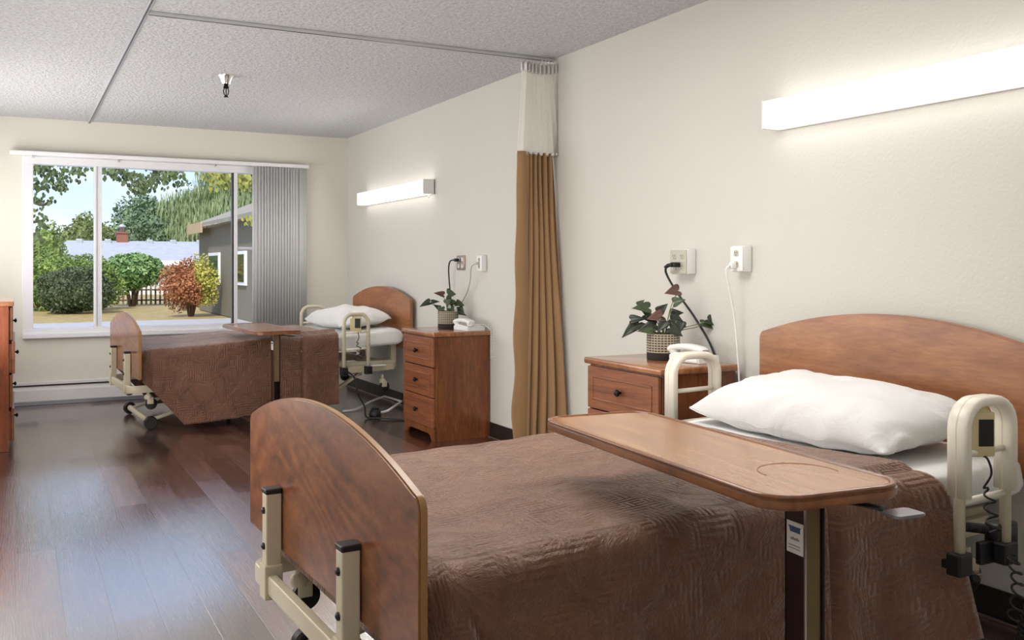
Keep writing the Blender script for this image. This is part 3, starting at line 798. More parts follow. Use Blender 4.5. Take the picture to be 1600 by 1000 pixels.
for ch in bed2.children:
    if ch.name.startswith('assist_rail'):
        ch.location.x = -.055
        for g in list(ch.children):
            if g.name.startswith('rail_sleeve'): bpy.data.objects.remove(g)
bed2['label'] = 'far hospital bed standing under the window'

def place(o, which):
    if which == 0: o.location = (.672, 2.352, 0); o.rotation_euler = (0,0,A1)
    else: o.location = F2; o.rotation_euler = (0,0,A2); o.scale = (.965, .965, 1)
def ztop(x, w): return (.535+.028*x) if w == 0 else (.565+.052*x)
def mattress(w, label):
    bm = B(); L0, L1, hw, th = .04, 2.158, .565, .145
    rows = []; nU = 80
    # cross sections along x, superelliptic
    for i in range(71):
        t = i/70; x = L0+(L1-L0)*t
        e = min(t, 1-t)*70/3.2; sc = (1-(1-min(1, e))**2.6)**.5 if e < 1 else 1
        sc = max(sc, .0001)
        r = []
        for j in range(nU):
            a = 2*pi*j/nU; ex = .28
            cy = abs(cos(a))**ex*(1 if cos(a) > 0 else -1); cz = abs(sin(a))**ex*(1 if sin(a) > 0 else -1)
            y = cy*(hw-.05*(1-sc)); z = cz*th/2*sc
            nn = .012*noise.noise((x*6+z*8, y*3, z*10+w*7))*(1 if abs(y) > .5 else .45)
            y += nn*2*(1 if y > 0 else -1)*(abs(y) > .5)
            r.append((x, y, ztop(x, w)-th/2+z+nn))
        rows.append(r)
    V = grid(bm, rows, wrap=True)
    bm.faces.new(V[0][::-1]); bm.faces.new(V[-1])
    o = mesh_obj('mattress', bm, 'sheet', None, smooth=True); place(o, w)
    return tag(o, label, 'mattress', 'mattresses under white sheets')
mattress(0, 'white sheeted mattress on the near bed')
mattress(1, 'white sheeted mattress on the far bed under the window')

def blanket(w, label):
    bm = B()
    L0, L1, hw, r = .032, (1.56 if w == 0 else 1.54), .578, .075
    path = []     # (x, y, nx, ny, arclen)
    n1 = 190
    xs = [L1-(L1-L0-r)*i/n1 for i in range(n1)]
    for x in xs: path.append((x, hw, 0, 1))
    for i in range(13):
        a = pi/2+pi/2*i/12; path.append((L0+r+r*cos(a), hw-r+r*sin(a), cos(a), sin(a)))
    ny = 90
    for i in range(1, ny): path.append((L0, (hw-r)-(2*(hw-r))*i/ny, -1, 0))
    for i in range(13):
        a = pi+pi/2*i/12; path.append((L0+r+r*cos(a), -hw+r+r*sin(a), cos(a), sin(a)))
    for x in xs[::-1]: path.append((x, -hw, 0, -1))
    R = .055
    zt = lambda x: ztop(x, w)+.012
    def step(x):     # the overlapping layer near the head end
        lc = 1.22 if w == 0 else 1.24
        u = (x-lc)/.02
        return (.020/(1+math.exp(-max(-30, min(30, u*2.4)))) - .022*math.exp(-((x-lc)/.014)**2))
    def wr(x, y):
        return .010*noise.noise((x*3.3, y*2.2, 1+w*5))+.005*noise.noise((x*9, y*6, 4+w*5))
    rows = []; uvs = []
    NS = 46
    rowdata = []
    for k in range(NS+1):       # k=0 top edge ... NS hem
        rowdata.append(k/NS)
    acc = 0; arcs = []
    for i, p in enumerate(path):
        if i: q = path[i-1]; acc += sqrt((p[0]-q[0])**2+(p[1]-q[1])**2)
        arcs.append(acc)
    for s in rowdata:
        r_ = []; u_ = []
        for i, (x, y, nx, ny_) in enumerate(path):
            side = abs(ny_) > .7
            # skirt length: short at the foot end, diagonal edge to full length on the sides
            full = (.50 if w == 0 else .555)
            xx = max(0, x-L0)
            D = .20+min(1, xx/.30)*(full-.20) if ny_ < 0 or True else full
            if not side and nx < -.7: D = .20
            d = s*(D+R*pi/2-R)
            q = R*pi/2
            if d < q: a = d/R; out = R*sin(a)-R; dn = R*(1-cos(a))
            else: out = 0; dn = R+(d-q)
            g = max(0, (d-q))/.5
            fold = 0
            if side:
                fold = g*(.018*sin(x*11+.8*sin(x*5)+(1 if ny_ < 0 else 2))+.022*noise.noise((x*4, ny_*2, w*3+g)))
                st = step(x)*min(1, d/.04+.35)
                fold += st
                if w == 0: # soft folds fanning out toward the head end and a crease near the foot
                    fold += g*.022*math.exp(-((x-(.10+.16*g))/.03)**2)-.03*min(1, g*3)*math.exp(-((x-(.13+.20*g))/.016)**2)
                    c2 = 1.40+.06*g; fold += g*.03*math.exp(-((x-c2)/.035)**2)
                fold += g*.014
            else: fold = g*.01
            px = x+nx*(out+fold); py = y+ny_*(out+fold); pz = zt(x)-dn+wr(x, y)*(1 if d < q else .3)
            if ny_ > .0 and w == 0: pass
            # hem at the head end swings slightly outward with depth
            if side and x > L1-.25: px += (.06+.07*min(1, d/.10)+.15*g)*((x-(L1-.25))/.25)**2*(1 if w == 0 and ny_ < 0 else .0)
            r_.append((px, py, max(pz, .02))); u_.append((x+nx*(d), y+ny_*d))
        rows.append(r_); uvs.append(u_)
    rows = rows[::-1]; uvs = uvs[::-1]
    NT = 44
    for k in range(1, NT+1):
        f = k/NT; r_ = []; u_ = []
        for (x, y, nx, ny_) in path:
            ex, ey = x-nx*R, y-ny_*R
            sx = max(x, L0+hw) if abs(ny_) > .7 else L0+hw
            if abs(ny_) <= .7: sx = L0+hw
            else: sx = L0+hw if x < L0+hw else x
            px = ex+(sx-ex)*f; py = ey*(1-f)
            edge = min(1, (1-f)*3)
            if w == 0 and ey < 0 and abs(ny_) > .7: px += .06*((max(0, x-(L1-.25)))/.25)**2*(abs(py)/hw)**5
            st = step(px)*(1 if abs(py) > .33 else max(0, (abs(py)-.18)/.15)) if True else 0
            st = step(px)*max(0, min(1, (-py-.05)/.4)) if w == 0 else step(px)*max(0, min(1, (-py-.25)/.2))
            r_.append((px, py, zt(px)+wr(px, py)+st)); u_.append((px, py))
        rows.append(r_); uvs.append(u_)
    grid(bm, rows, uvs=uvs)
    bmesh.ops.remove_doubles(bm, verts=bm.verts[:], dist=.0004)
    o = mesh_obj('blanket', bm, 'blanket', None, smooth=True); place(o, w)
    md = o.modifiers.new('s', 'SOLIDIFY'); md.thickness = .006; md.offset = 1
    return tag(o, label, 'blanket', 'brown blankets on the beds')
blanket(0, 'brown quilted blanket draped over the near bed')
blanket(1, 'brown quilted blanket draped over the far bed')

def pillow(w, x, y, z, sx, sy, h, rz, label, tilt=0):
    bm = B(); n = 48
    rows_t = []; 
    def f(u, v, top):
        e = (max(0, 1-abs(u)**3.2))**.5*(max(0, 1-abs(v)**3.4))**.48
        pin = 1-.05*(abs(u)**2)*(1-abs(v)**2)-.0
        pinv = 1-.04*(abs(v)**2)*(1-abs(u)**2)
        X = u*sx/2*pinv; Y = v*sy/2*pin
        cr = .018*noise.noise((X*8, Y*6, w*3+top))*e - .075*max(0, .22-abs(noise.noise((X*5+Y*3, Y*4.5, 5+w))))*min(1, (1-e)*2.5+.25)
        rad = .009*sin(math.atan2(v, u)*14+2*noise.noise((u*3, v*3, w)))*max(0, 1-e)*(abs(u*v)**.5)
        Z = (h*.62*e if top else -h*.38*e)+cr*(1 if top else .4)+rad
        return Vector((X, Y, Z))
    for top in (1, 0):
        rows = []
        for i in range(n+1):
            u = -1+2*i/n; u = sin(u*pi/2)
            r = []
            for j in range(n+1):
                v = sin((-1+2*j/n)*pi/2); r.append(f(u, v, top))
            rows.append(r if top else r[::-1])
        grid(bm, rows)
    bmesh.ops.remove_doubles(bm, verts=bm.verts[:], dist=.0005)
    M4 = Matrix.Translation((x, y, z)) @ Matrix.Rotation(rz, 4, 'Z') @ Matrix.Rotation(tilt, 4, 'Y')
    bm.transform(M4)
    o = mesh_obj('pillow', bm, 'pillow', None, smooth=True); place(o, w)
    return tag(o, label, 'pillow', 'white pillows at the heads of the beds')
pillow(0, 1.85, .0, .665, .47, .93, .19, radians(-3), 'plump white pillow on the near bed', tilt=radians(-7))
pillow(1, 1.86, .03, .730, .46, .90, .165, radians(0), 'plump white pillow on the far bed', tilt=radians(-5))

# bed control handsets and coiled cables
def handset(w, x, y, z, label):
    t = thing('bed_control', label, 'remote control', (0,0,0)); 
    A = A1 if w == 0 else A2; o0 = (.672, 2.352) if w == 0 else F2; s = 1 if w == 0 else .965
    t.location = (o0[0]+s*(x*cos(A)-y*sin(A)), o0[1]+s*(x*sin(A)+y*cos(A)), z); t.rotation_euler = (0,0,A-radians(28))
    part('housing', lambda bm: (box(bm, (-.036, -.018, -.125), (.036, .014, 0), .005), box(bm, (-.050, -.006, -.115), (-.030, .010, -.02), .003), prism(bm, [(-.030, -.004), (-.012, .014), (.012, .014), (.030, -.004)], -.012, .008, axis='y', bev=.001)), 'handset', t, angle=40)
    part('button_panel', lambda bm: box(bm, (-.012, -.0205, -.095), (.030, -.017, -.020), .001), 'black', t)
    def cb(bm):
        n = 200; pts = [Vector((.0, -.01, -.122)), Vector((.012, -.02, -.13)), Vector((.02, -.025, -.17)), Vector((.0, -.02, -.21))]
        pts = smooth_path(pts, 6)
        for i in range(n+1):
            u = i/n; a = 2*pi*3.3*u; rr = .016*min(1, u*5)
            pts.append(Vector((.012+.02*u+cos(a)*rr, -.02+sin(a)*rr, -.21-.13*u)))
        tube(bm, pts, .0032, 7)
    part('coiled_cable', cb, 'black', t, smooth=True)
    return t
handset(0, 1.695, -.690, .775, 'pale yellow bed control clipped inside the near bed rail, black button panel')
handset(1, 1.665, -.675, .79, 'beige bed control clipped inside the far bed rail')
def bedpt(w, x, y, z):
    A = A1 if w == 0 else A2; o0 = (.672, 2.352) if w == 0 else F2; s = 1 if w == 0 else .965
    return Vector((o0[0]+s*(x*cos(A)-y*sin(A)), o0[1]+s*(x*sin(A)+y*cos(A)), z))
def coil_obj(path, r, turns, label, name='coiled_cable', wr=.0034):
    pts = smooth_path(path, 12); n = len(pts); out = []
    m = turns*14
    for i in range(m+1):
        u = i/m*(n-1); k = min(int(u), n-2); p = pts[k].lerp(pts[k+1], u-k)
        a = 2*pi*turns*i/m; out.append((cos(a)*r+p.x, sin(a)*r*.9+p.y, p.z+.3*r*sin(a)))
    p0 = Vector(out[0]); bm = B(); tube(bm, [Vector(q)-p0 for q in out], wr, 7)
    o = mesh_obj(name, bm, 'black', None, smooth=True); o.location = p0
    return tag(o, label, 'cable', 'coiled black cables hanging by the near bed')
coil_obj([bedpt(0, 1.80, -.72, .36), bedpt(0, 1.81, -.73, .28), bedpt(0, 1.80, -.72, .18)], .016, 6, 'loosely coiled black cable hanging left below the near bed rail')
coil_obj([bedpt(0, 1.90, -.72, .39), bedpt(0, 1.90, -.73, .28), bedpt(0, 1.86, -.72, .16), bedpt(0, 1.84, -.71, .06)], .014, 26, 'tightly coiled black cable hanging at the right edge below the near bed rail')
bm = B()
def horiz():
    a, b_ = bedpt(0, 1.72, -.62, .432), bedpt(0, 1.84, -.66, .412)
    pts = []; n = 220
    for i in range(n+1):
        u = i/n; c = a.lerp(b_, u); an = 2*pi*16*u
        pts.append(c+Vector((0, cos(an)*.011, sin(an)*.011))-a)
    tube(bm, pts, .004, 7)
    box(bm, tuple(b_-a-Vector((.05, .03, .045))), tuple(b_-a+Vector((.04, .02, .03))), .008)
    box(bm, tuple(b_-a-Vector((.10, .01, .085))), tuple(b_-a+Vector((-.03, .01, -.02))), .004)
    return a
a0 = horiz(); o = mesh_obj('cable_connector', bm, 'black', None, angle=50); o.location = a0
tag(o, 'black cable connector hanging under the near mattress behind the rail', 'connector')
# hand crank under the near bed
t = thing('hand_crank', 'small metal crank with a black grip low beside the near bed', 'crank', bedpt(0, 1.9, -.46, .255), A1)
part('shaft', lambda bm: (cyl(bm, (.0, .02, 0), (-.02, -.10, -.0), .008, 10), box(bm, (-.09, -.108, -.018), (-.01, -.098, .0), .003)), 'steel', t)
part('grip', lambda bm: cyl(bm, (-.085, -.10, -.008), (-.12, -.165, .018), .011, 12), 'black', t)

# far bed cords, foot switch and the white rack on the floor
cord('power_cord', [bedpt(1, 1.60, -.60, .36), bedpt(1, 1.66, -.64, .30), bedpt(1, 1.68, -.66, .18), bedpt(1, 1.74, -.66, .07), (2.40, 6.98, .012), (2.47, 6.90, .010), (2.62, 6.75, .008), (2.76, 6.66, .008), (2.86, 6.60, .008)], .007, 'black', 'dark cable running from the far bed across the floor', 'bed2')
bm = B(); lathe(bm, [(.048, 0), (.052, .012), (.042, .045), (.02, .056), (.004, .058)], n=7); box(bm, (-.026, -.026, .045), (.026, .026, .068), .006)
o = mesh_obj('floor_connector', bm, 'black', None); o.location = (2.50, 7.06, .001); tag(o, 'black cable connector lying on the floor beside the far bed', 'connector')
bm = B()
tube(bm, [Vector(p)-Vector((2.62, 7.40, .0)) for p in smooth_path([(2.33, 7.36, .011), (2.45, 7.40, .012), (2.60, 7.55, .03), (2.66, 7.60, .04), (2.80, 7.72, .05), (2.83, 7.70, .05), (2.845, 7.42, .05), (2.84, 7.38, .05), (2.66, 7.12, .045), (2.60, 7.08, .03), (2.54, 7.13, .012)], 5)], .0095, 8)
o = mesh_obj('white_cable', bm, 'white_plastic', None, smooth=True); o.location = (2.62, 7.40, 0); tag(o, 'bent white cable loop lying on the floor near the far nightstand', 'cable')
bm = B(); box(bm, (-.075, -.04, 0), (.075, .04, .012), .004); o = mesh_obj('white_tray', bm, 'white_plastic', None)
o.location = bedpt(1, 1.90, -.52, .372); o.rotation_euler = (0,0,A2); tag(o, 'small white plate on the far bed frame under the rail', 'plate')

# ---------------------------------------------------------------- overbed tables (origin under column; top along +y)
def make_table():
    t = thing('overbed_table', '', 'table', (0,0,0))
    LT, WT, zt = 1.04, .345, .745
    cy = .40   # top centre from the column
    def top(bm):
        prism(bm, rrect(WT, LT, .075, 8, 0, cy), zt-.024, zt, 1, 1, axis='z', bev=.006)
    o = part('table_top', top, ['table_top', 'table_edge'], t, angle=35)
    part('inset_surface', lambda bm: prism(bm, rrect(WT-.03, LT-.03, .062, 8, 0, cy), zt-.001, zt+.003, axis='z', bev=0), 'table_top', o)
    def rim(bm):
        pts = rrect(WT-.016, LT-.016, .067, 8, 0, cy); tube(bm, [(x, y, zt+.002) for x, y in pts], .006, 8, closed=True, flat=(.004, .007), up=(0,0,1))
    part('raised_rim', rim, 'table_edge', o, smooth=True)
    part('cup_groove', lambda bm: tube(bm, [(.035+.085*cos(a), .06+.085*sin(a), zt+.003) for a in [radians(-20+200*i/30) for i in range(31)]], .0013, 6), 'head_edge', o)
    def colm(bm):  # three sided channel, open to the near side
        zb = .05
        box(bm, (-.026, -.030, zb), (-.021, .030, zt-.030), .001); box(bm, (.021, -.030, zb), (.026, .030, zt-.030), .001)
        box(bm, (-.026, .025, zb), (.026, .030, zt-.030), .001)
    c = part('column', colm, 'col_dark', t)
    part('chrome_edge', lambda bm: box(bm, (-.0268, -.032, .05), (-.0225, -.0285, zt-.030)), 'chrome', c)
    part('inner_tube', lambda bm: box(bm, (-.0205, -.024, .36), (.0205, .024, zt-.026), .003), 'col_tube', c)
    part('mounting_plate', lambda bm: box(bm, (-.05, -.04, zt-.032), (.05, .30, zt-.0242), .002), 'black', t)
    lv = part('lever_arm', lambda bm: tube(bm, [(.03, -.02, zt-.034), (.07, -.07, zt-.036), (.10, -.115, zt-.040)], .004, 8, flat=(.003, .02), up=(0,0,1)), 'black', t)
    part('lever_paddle', lambda bm: prism(bm, rrect(.075, .055, .012, 5, .115, -.145), zt-.047, zt-.041, axis='z', bev=.0015), 'grey_lever', lv)
    def base(bm):
        box(bm, (-.04, -.05, .03), (.04, .08, .06), .005)
        for s in (-1, 1): box(bm, (s*.17-.02, -.10, .045), (s*.17+.02, .72, .07), .005)
        box(bm, (-.18, -.03, .045), (.18, .03, .07), .004)
    b_ = part('base', base, 'col_dark', t)
    for x in (-.17, .17):
        for y in (-.07, .68):
            part('wheel', lambda bm: lathe(bm, [(.006, -.01), (.022, -.011), (.024, -.006), (.024, .006), (.022, .011), (.006, .01)], (x, y, .0245), 16, axis='x'), 'black', b_)
    lb = part('sticker', lambda bm: box(bm, (-.0275, -.027, .600), (-.0258, .022, .664)), 'label', c)
    def logo(bm):
        prism(bm, [(.017, .655), (-.021, .655), (-.018, .650), (-.019, .643), (.011, .643), (.013, .649)], -.0281, -.0274, bev=0)
    part('logo_mark', logo, 'blue_ink', lb)
    def txt(bm):
        for i in range(7): box(bm, (-.0280, .010-.0038*i-.0028, .627), (-.0274, .010-.0038*i, .631+.001*(i % 3)))
        for k in range(2):
            for i in range(8): box(bm, (-.0280, .016-.0044*i-.0034, .615-.006*k), (-.0274, .016-.0044*i, .617-.006*k))
    part('small_print', txt, 'grey_ink', lb)
    return t
tb = make_table()
tb.location = (1.425, 1.425, 0); tb.rotation_euler = (0,0,radians(-4.5))
tb['label'] = 'overbed table with oak laminate top reaching over the near bed'; tb['group'] = 'overbed tables'
tb2 = copy_tree(tb); tb2.location = (1.67, 6.86, 0); tb2.rotation_euler = (0,0,radians(3)); tb2.scale = (1,1,.955)
tb2['label'] = 'overbed table reaching over the far bed by the window'

# ---------------------------------------------------------------- outdoors
G = -.30
bm = B(); box(bm, (-30, YW+.3, G-.2), (45, 90, G-.02)); tag(mesh_obj('lawn', bm, 'grass'), 'dry yellowish lawn beyond the walkway', 'lawn')['kind'] = 'structure'
bm = B(); prism(bm, [(-30, 9.3), (45, 9.3), (45, 27.6), (6, 27.4), (3, 27.2), (1.2, 27.0), (-30, 26.4)], G-.03, G, axis='z', bev=0)
tag(mesh_obj('walkway', bm, 'walk'), 'pale concrete walkway outside the window', 'walkway')['kind'] = 'structure'
# picket fence
fn = thing('picket_fence', 'low dark picket fence behind the bushes', 'fence', (0, 39, G-.0))
def pick(bm):
    x = -2.0
    while x < 6.4:
        y = -.25*x*.6+.6; h = .80+.02*random.random()
        box(bm, (x, y, -.02), (x+.07, y+.02, h)); x += .165
part('pickets', pick, 'fence', fn)
part('fence_rail', lambda bm: [box(bm, (-2+i*.84, .63-.15*(-2+i*.84)-.13, z), (-2+(i+1)*.84, .68-.15*(-2+i*.84), z+.05)) for i in range(10) for z in (.12, .52)], 'bark', fn)
# far low house
hs = thing('low_house', 'long low house with a pale grey roof behind the fence', 'house', (8, 55, G-.5))
part('wall', lambda bm: box(bm, (-6.4, -3, 0), (9, 3, 2.2)), 'house', hs)
def rf(bm):
    v = [bm.verts.new(p) for p in ((-7.0, -3.8, 2.22), (9.5, -3.8, 2.22), (9.5, 0, 3.32), (-5.6, 0, 3.32), (-7.0, 3.8, 2.22), (9.5, 3.8, 2.22), (-7.0, -3.8, 2.12), (9.5, -3.8, 2.12), (-7.0, 3.8, 2.12), (9.5, 3.8, 2.12))]
    for f in ((0,1,2,3), (3,2,5,4), (0,3,4), (1,5,2), (0,6,7,1), (4,5,9,8), (6,8,9,7), (0,4,8,6), (1,7,9,5)): bm.faces.new([v[i] for i in f])
    bmesh.ops.recalc_face_normals(bm, faces=bm.faces[:])
part('roof', rf, 'roof', hs)
part('fascia', lambda bm: box(bm, (-3.2, -3.86, 1.92), (9.5, -3.80, 2.24), 0), 'white_trim', hs)
ch = part('chimney', lambda bm: (box(bm, (-3.2, -.3, 3.1), (-2.65, .25, 3.75)), box(bm, (-3.26, -.36, 3.72), (-2.59, .31, 3.80))), 'brick', hs)
part('chimney_pipe', lambda bm: lathe(bm, [(.10, 3.8), (.10, 4.05), (.2, 4.07), (.2, 4.13), (.05, 4.25)], (-2.92, 0, 0), 14), 'flash', ch)
for x in (-5.2, -3.8, -1.7, -.5, .9, 2.1): part('roof_vent', lambda bm: box(bm, (x, -.5, 3.1), (x+.3, -.2, 3.40), .03), 'flash', hs)
for x in (-.2, .35): part('porch_post', lambda bm: box(bm, (x, -4.0, -.4), (x+.13, -3.87, 2.0)), 'white_trim', hs)
part('window', lambda bm: (box(bm, (1.6, -3.05, .8), (2.8, -2.98, 1.7)),), 'dark_glass', hs)
# neighbouring building on the right
nb = thing('taupe_building', 'dark taupe building wing with a hip roof at the right of the window view', 'building', (5.457, 33.0, G))
part('wall', lambda bm: box(bm, (0, -11.5, 0), (8, 0, 2.84)), 'taupe', nb)
def rf2(bm):
    v = [bm.verts.new(p) for p in ((-.3, -12, 2.82), (8.5, -12, 2.82), (8.5, .35, 2.82), (-.3, .35, 2.82), (4, -8, 4.6), (4, -3.8, 4.6), (-.3, -12, 2.70), (8.5, -12, 2.70), (8.5, .35, 2.70), (-.3, .35, 2.70))]
    for f in ((0,1,4), (1,2,5,4), (2,3,5), (3,0,4,5), (0,6,7,1), (1,7,8,2), (2,8,9,3), (3,9,6,0), (6,9,8,7)): bm.faces.new([v[i] for i in f])
    bmesh.ops.recalc_face_normals(bm, faces=bm.faces[:])
part('roof', rf2, 'roof2', nb)
part('gable_trim', lambda bm: box(bm, (-.33, -2.3, 2.52), (-.28, .38, 2.86)), 'tanfascia', nb)
for y in (-2.9, -6.6):
    wf = part('window', lambda bm: box(bm, (-.06, y-.85, .95), (.02, y+.85, 1.88)), 'white_trim', nb)
    part('pane', lambda bm: box(bm, (-.075, y-.72, 1.04), (-.055, y+.72, 1.79)), 'dark_glass', wf)

def leafy(name, label, cat, c, r, mat, nleaf, lsize, seed, trunk=None, group=None, core=.82, rough=.28, hang=False, squash=None, nf=1.3, mats=None):
    rnd = random.Random(seed)
    t = thing(name, label, cat, (c[0], c[1], G), 0, group)
    cz = c[2]-G
    def surf(d, k=1):
        n = 1+rough*noise.noise((d[0]*nf+seed, d[1]*nf, d[2]*nf))*2+rough*.5*noise.noise((d[0]*nf*2.7, d[1]*nf*2.7+seed, d[2]*nf*2.7))
        return Vector((d[0]*r[0]*n*k, d[1]*r[1]*n*k, max(.02, cz+d[2]*r[2]*n*k)))
    def fol(bm):
        s = bmesh.new(); bmesh.ops.create_icosphere(s, subdivisions=4, radius=1)
        for v in s.verts: v.co = surf(v.co.normalized(), core)
        add(bm, s)
        for i in range(nleaf):
            while 1:
                d = Vector((rnd.uniform(-1,1), rnd.uniform(-1,1), rnd.uniform(-1,1)))
                if .1 < d.length < 1: break
            d.normalize()
            if d.y > .5: continue
            p = surf(d, rnd.uniform(core*.97, 1.06))
            s_ = lsize*rnd.uniform(.5, 1.3)
            a = Vector((rnd.uniform(-1,1), rnd.uniform(-1,1), rnd.uniform(-1,1))).normalized()
            if hang: a = Vector((rnd.uniform(-.25,.25), rnd.uniform(-.2,.2), -1)).normalized()
            b_ = a.cross(Vector((rnd.uniform(-1,1), rnd.uniform(-1,1), rnd.uniform(-1,1)))).normalized()
            w_ = .5 if not hang else .22
            L = s_*(2.2 if hang else 1)
            vs = [bm.verts.new(p+a*L*.5), bm.verts.new(p+b_*s_*w_*.5), bm.verts.new(p-a*L*.5), bm.verts.new(p-b_*s_*w_*.5)]
            f = bm.faces.new(vs)
            if mats and noise.noise((p.x*.9+seed, p.y*.9, p.z*1.2)) > mats[1](p): f.material_index = 1
    part('foliage', fol, [mat]+([mats[0]] if mats else []), t)
    if trunk:
        def tk(bm):
            for i in range(trunk[1]):
                a = 2*pi*i/max(1, trunk[1]); sp = r[0]*.35 if trunk[1] > 1 else 0
                tube(bm, [(sp*.2*cos(a), sp*.2*sin(a), 0), (sp*.6*cos(a), sp*.6*sin(a), cz*.5), (sp*cos(a), sp*sin(a), cz)], [trunk[0], trunk[0]*.8, trunk[0]*.5], 8)
        part('trunk', tk, 'bark', t)
    return t
leafy('dark_bush', 'round dark green bush at the left, before the hedge', 'bush', (1.65, 32.6, .42), (1.10, .9, .72), 'darkbush', 6000, .11, 3, rough=.1)
leafy('hedge', 'tall yellow green hedge behind the dark bush', 'hedge', (1.62, 35.0, .55), (1.62, .9, .95), 'hedge', 8000, .12, 5, rough=.12)
leafy('laurel_bush', 'bright green broad leaved bush in front of the fence', 'bush', (3.78, 37.2, .98), (1.02, .7, .60), 'rhodo', 3600, .2, 8, rough=.12, trunk=(.06, 5))
leafy('autumn_bush', 'red and yellow bush on the lawn beside the taupe building', 'bush', (4.55, 28.9, .62), (.78, .6, .76), 'redbush', 9000, .09, 11, rough=.22, core=.60, trunk=(.03, 9), mats=('yellowbush', lambda p: -.05-p.x*.7+abs(p.z-1.0)*.12))
leafy('olive_tree', 'olive green rounded tree behind the house, left of the mullion', 'tree', (4.2, 66, 2.2), (1.9, 1.5, 2.1), 'olive', 5500, .24, 13, rough=.25, group='trees behind the house')
leafy('broad_conifer', 'broad dark green tree behind the chimney', 'tree', (9.0, 74, 2.9), (2.9, 2.4, 3.4), 'conifer', 9000, .34, 17, rough=.28, group='trees behind the house')
leafy('pale_conifer', 'paler bluish conifer between the dark tree and the willow', 'tree', (13.0, 82, 2.4), (1.7, 1.6, 4.0), 'paleconifer', 5000, .34, 19, rough=.3, group='trees behind the house')
leafy('willow_tree', 'large pale green willow rising behind the house roof', 'tree', (15.2, 68, 4.6), (5.0, 3, 4.8), 'willow', 24000, .34, 23, rough=.3, hang=True, trunk=(.3, 1), group='trees behind the house')
leafy('yellow_tree', 'yellow green tree at the far left of the window view', 'tree', (.95, 46, 1.0), (1.05, 1.0, 1.7), 'hedge', 5000, .18, 29, rough=.25, group='trees behind the house')
# overhanging branches close to the window
def hanging_branch(name, label, y, limbs, sprays, mat, seed, lsize=.065):
    rnd = random.Random(seed)
    t = thing(name, label, 'branch', (limbs[0][0][0], y, limbs[0][0][2]))
    o0 = Vector(t.location)
    part('branch', lambda bm: [tube(bm, [Vector(p)-o0 for p in smooth_path(l, 5)], .02, 7) for l in limbs], 'bark', t, smooth=True)
    def lv(bm):
        for (x, yy, z, rx, rz_, n) in sprays:
            for i in range(n):
                p = Vector((x+rnd.gauss(0, rx*.5), yy+rnd.uniform(-.5, .5), z+rnd.gauss(0, rz_*.5)))-o0
                a = Vector((rnd.uniform(-.6,.6), rnd.uniform(-.4,.4), -1)).normalized()
                b_ = a.cross(Vector((rnd.uniform(-.3,.3), 1, rnd.uniform(-.5,.5)))).normalized()
                s = lsize*rnd.uniform(.7, 1.25); nn = a.cross(b_)
                pr = [(-.5, .0), (-.25, .26), (.05, .30), (.3, .18), (.5, 0)]
                L_ = [p+a*u*s+b_*v*s+nn*s*.1*abs(v) for u, v in pr]; R_ = [p+a*u*s-b_*v*s for u, v in pr[1:-1]]
                bm.faces.new([bm.verts.new(q) for q in L_+R_[::-1]])
    part('leaves', lv, mat, t)
def q(u, v, d):
    s_, c_ = sin(yaw0), cos(yaw0); a = (u-800)/1473
    return (d*(s_+a*c_), d*(c_-a*s_), 1.184+d*(415-v)/1473)
sp_ = []
for (u, v, ru, rv, n) in ((62, 262, 18, 10, 90), (85, 275, 26, 14, 120), (96, 292, 14, 8, 50), (120, 266, 18, 8, 50), (62, 290, 12, 16, 45),
                          (178, 268, 20, 10, 90), (205, 280, 24, 14, 130), (225, 292, 16, 10, 70), (250, 278, 22, 14, 110), (272, 270, 16, 12, 60), (282, 288, 7, 10, 20), (215, 300, 10, 6, 25),
                          (62, 318, 10, 14, 30), (80, 312, 5, 4, 8), (66, 345, 12, 12, 26), (60, 370, 10, 14, 30)):
    x, y, z = q(u, v, 13); k = 13/1473
    sp_.append((x, y, z, ru*k, rv*k, int(n*.8)))
x0, y0, z0 = q(20, 250, 13)
hanging_branch('overhanging_branch', 'dark leafy branch hanging across the top of the window view', y0, [[q(10, 235, 13), q(80, 240, 13), q(150, 243, 13), q(290, 246, 13)], [q(10, 262, 13), q(60, 262, 13), q(90, 276, 13)], [q(150, 243, 13), q(220, 262, 13), q(270, 268, 13)], [q(30, 300, 13), q(62, 320, 13), q(80, 314, 13)], [q(30, 350, 13), q(66, 345, 13)]], sp_, 'shade', 41)
sp_ = []
for (u, v, ru, rv, n) in ((335, 268, 18, 10, 60), (350, 278, 18, 14, 70), (378, 280, 14, 14, 60), (388, 290, 10, 10, 30), (340, 292, 12, 8, 18), (390, 345, 4, 10, 14)):
    x, y, z = q(u, v, 14); k = 14/1473
    sp_.append((x, y, z, ru*k, rv*k, n))
hanging_branch('autumn_branch', 'yellow green leafy branch above the taupe building roof', q(400, 250, 14)[1], [[q(430, 240, 14), q(380, 250, 14), q(330, 255, 14)], [q(430, 250, 14), q(390, 275, 14)]], sp_, 'autumn', 43, .075)

own = {'bed': bed, 'bed2': bed2, 'phone': ph1, 'phone2': ph2}
for o, k in CORDS:
    p = own[k]; o.parent = p
    o.matrix_parent_inverse = Matrix.LocRotScale(p.location, p.rotation_euler, p.scale).inverted()

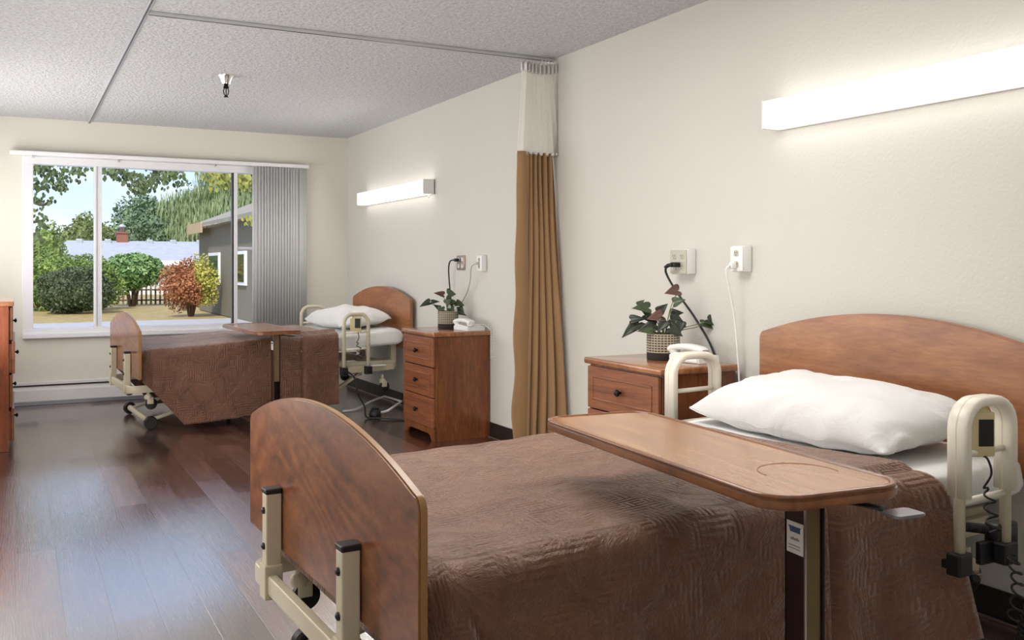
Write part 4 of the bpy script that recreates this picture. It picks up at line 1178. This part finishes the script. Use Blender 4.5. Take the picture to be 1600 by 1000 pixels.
# ---------------------------------------------------------------- world
w = bpy.data.worlds.new('world'); SC.world = w; w.use_nodes = True; nt = w.node_tree
bg = nt.nodes['Background']
tc = N(nt, 'ShaderNodeTexCoord')
sky = N(nt, 'ShaderNodeTexSky', sky_type='NISHITA'); sky.sun_disc = False; sky.sun_elevation = radians(42); sky.sun_rotation = radians(200); sky.air_density = 1.0; sky.dust_density = .2
sc_ = N(nt, 'ShaderNodeVectorMath', operation='SCALE'); sc_.inputs['Scale'].default_value = .12; nt.links.new(sky.outputs[0], sc_.inputs[0])
mp = N(nt, 'ShaderNodeMapping'); mp.inputs['Scale'].default_value = (3, 3, 14); nt.links.new(tc.outputs['Generated'], mp.inputs['Vector'])
cn = noise_tex(nt, mp.outputs['Vector'], 2.2, 7, .6)
cl = ramp(nt, cn.outputs['Fac'], [(.42, (0,0,0,1)), (.68, (1,1,1,1))])
mx = N(nt, 'ShaderNodeMix', data_type='RGBA'); nt.links.new(math_(nt, 'MULTIPLY', cl, .75), mx.inputs[0])
bl = N(nt, 'ShaderNodeMix', data_type='RGBA'); bl.inputs[0].default_value = .65; bl.inputs[7].default_value = (.46, .57, .86, 1)
nt.links.new(sc_.outputs[0], bl.inputs[6]); nt.links.new(bl.outputs[2], mx.inputs[6]); mx.inputs[7].default_value = (.80, .83, .90, 1)
nt.links.new(mx.outputs[2], bg.inputs['Color']); bg.inputs['Strength'].default_value = 1.35

def sun(rot, e, ang, col):
    l = bpy.data.lights.new('sun', 'SUN'); l.energy = e; l.angle = radians(ang); l.color = col
    o = bpy.data.objects.new('sun', l); C.objects.link(o); o.rotation_euler = rot; return o
sun((radians(48), 0, radians(-25)), 4.2, 3, (1, .95, .86))
def area(name, loc, rot, sx, sy, e, col=(1,.97,.93)):
    l = bpy.data.lights.new(name, 'AREA'); l.shape = 'RECTANGLE'; l.size = sx; l.size_y = sy; l.energy = e; l.color = col
    o = bpy.data.objects.new(name, l); C.objects.link(o); o.location = loc; o.rotation_euler = rot; return o
area('ceiling_fill', (1.1, 3.0, H-.05), (0,0,0), 1.2, 1.2, 42)  # added fill above the frame, no fixture; lights the bed tops from overhead
area('entry_bounce_fill', (.6, -1.0, 1.5), (radians(160),0,0), 2.0, 1.6, 48)  # added fill behind the camera, aimed up to bounce off the ceiling
area('left_side_fill', (XL+.08, 5.4, 1.15), (0, radians(-118), 0), 1.2, 5.6, 88, (1,.98,.96))  # added out-of-frame strip that evens the light along the room, not a fixture
area('window_side_fill', (XL+.08, 7.6, 1.5), (0, radians(-100), 0), 1.0, 2.2, 26, (1,.99,.97))  # added unseen fill brightening the blinds and window wall

# ---------------------------------------------------------------- camera
cam = bpy.data.cameras.new('camera'); co = bpy.data.objects.new('camera', cam); C.objects.link(co)
co.location = (0, 0, 1.184); co.rotation_euler = (radians(90), 0, -yaw0)
cam.sensor_width = 36; cam.lens = 1473/1600*36; cam.shift_y = -85/1600; cam.clip_start = .02; cam.clip_end = 300
SC.camera = co
vs = SC.view_settings; vs.view_transform = 'Standard'; vs.look = 'None'; vs.exposure = .12; vs.gamma = 1
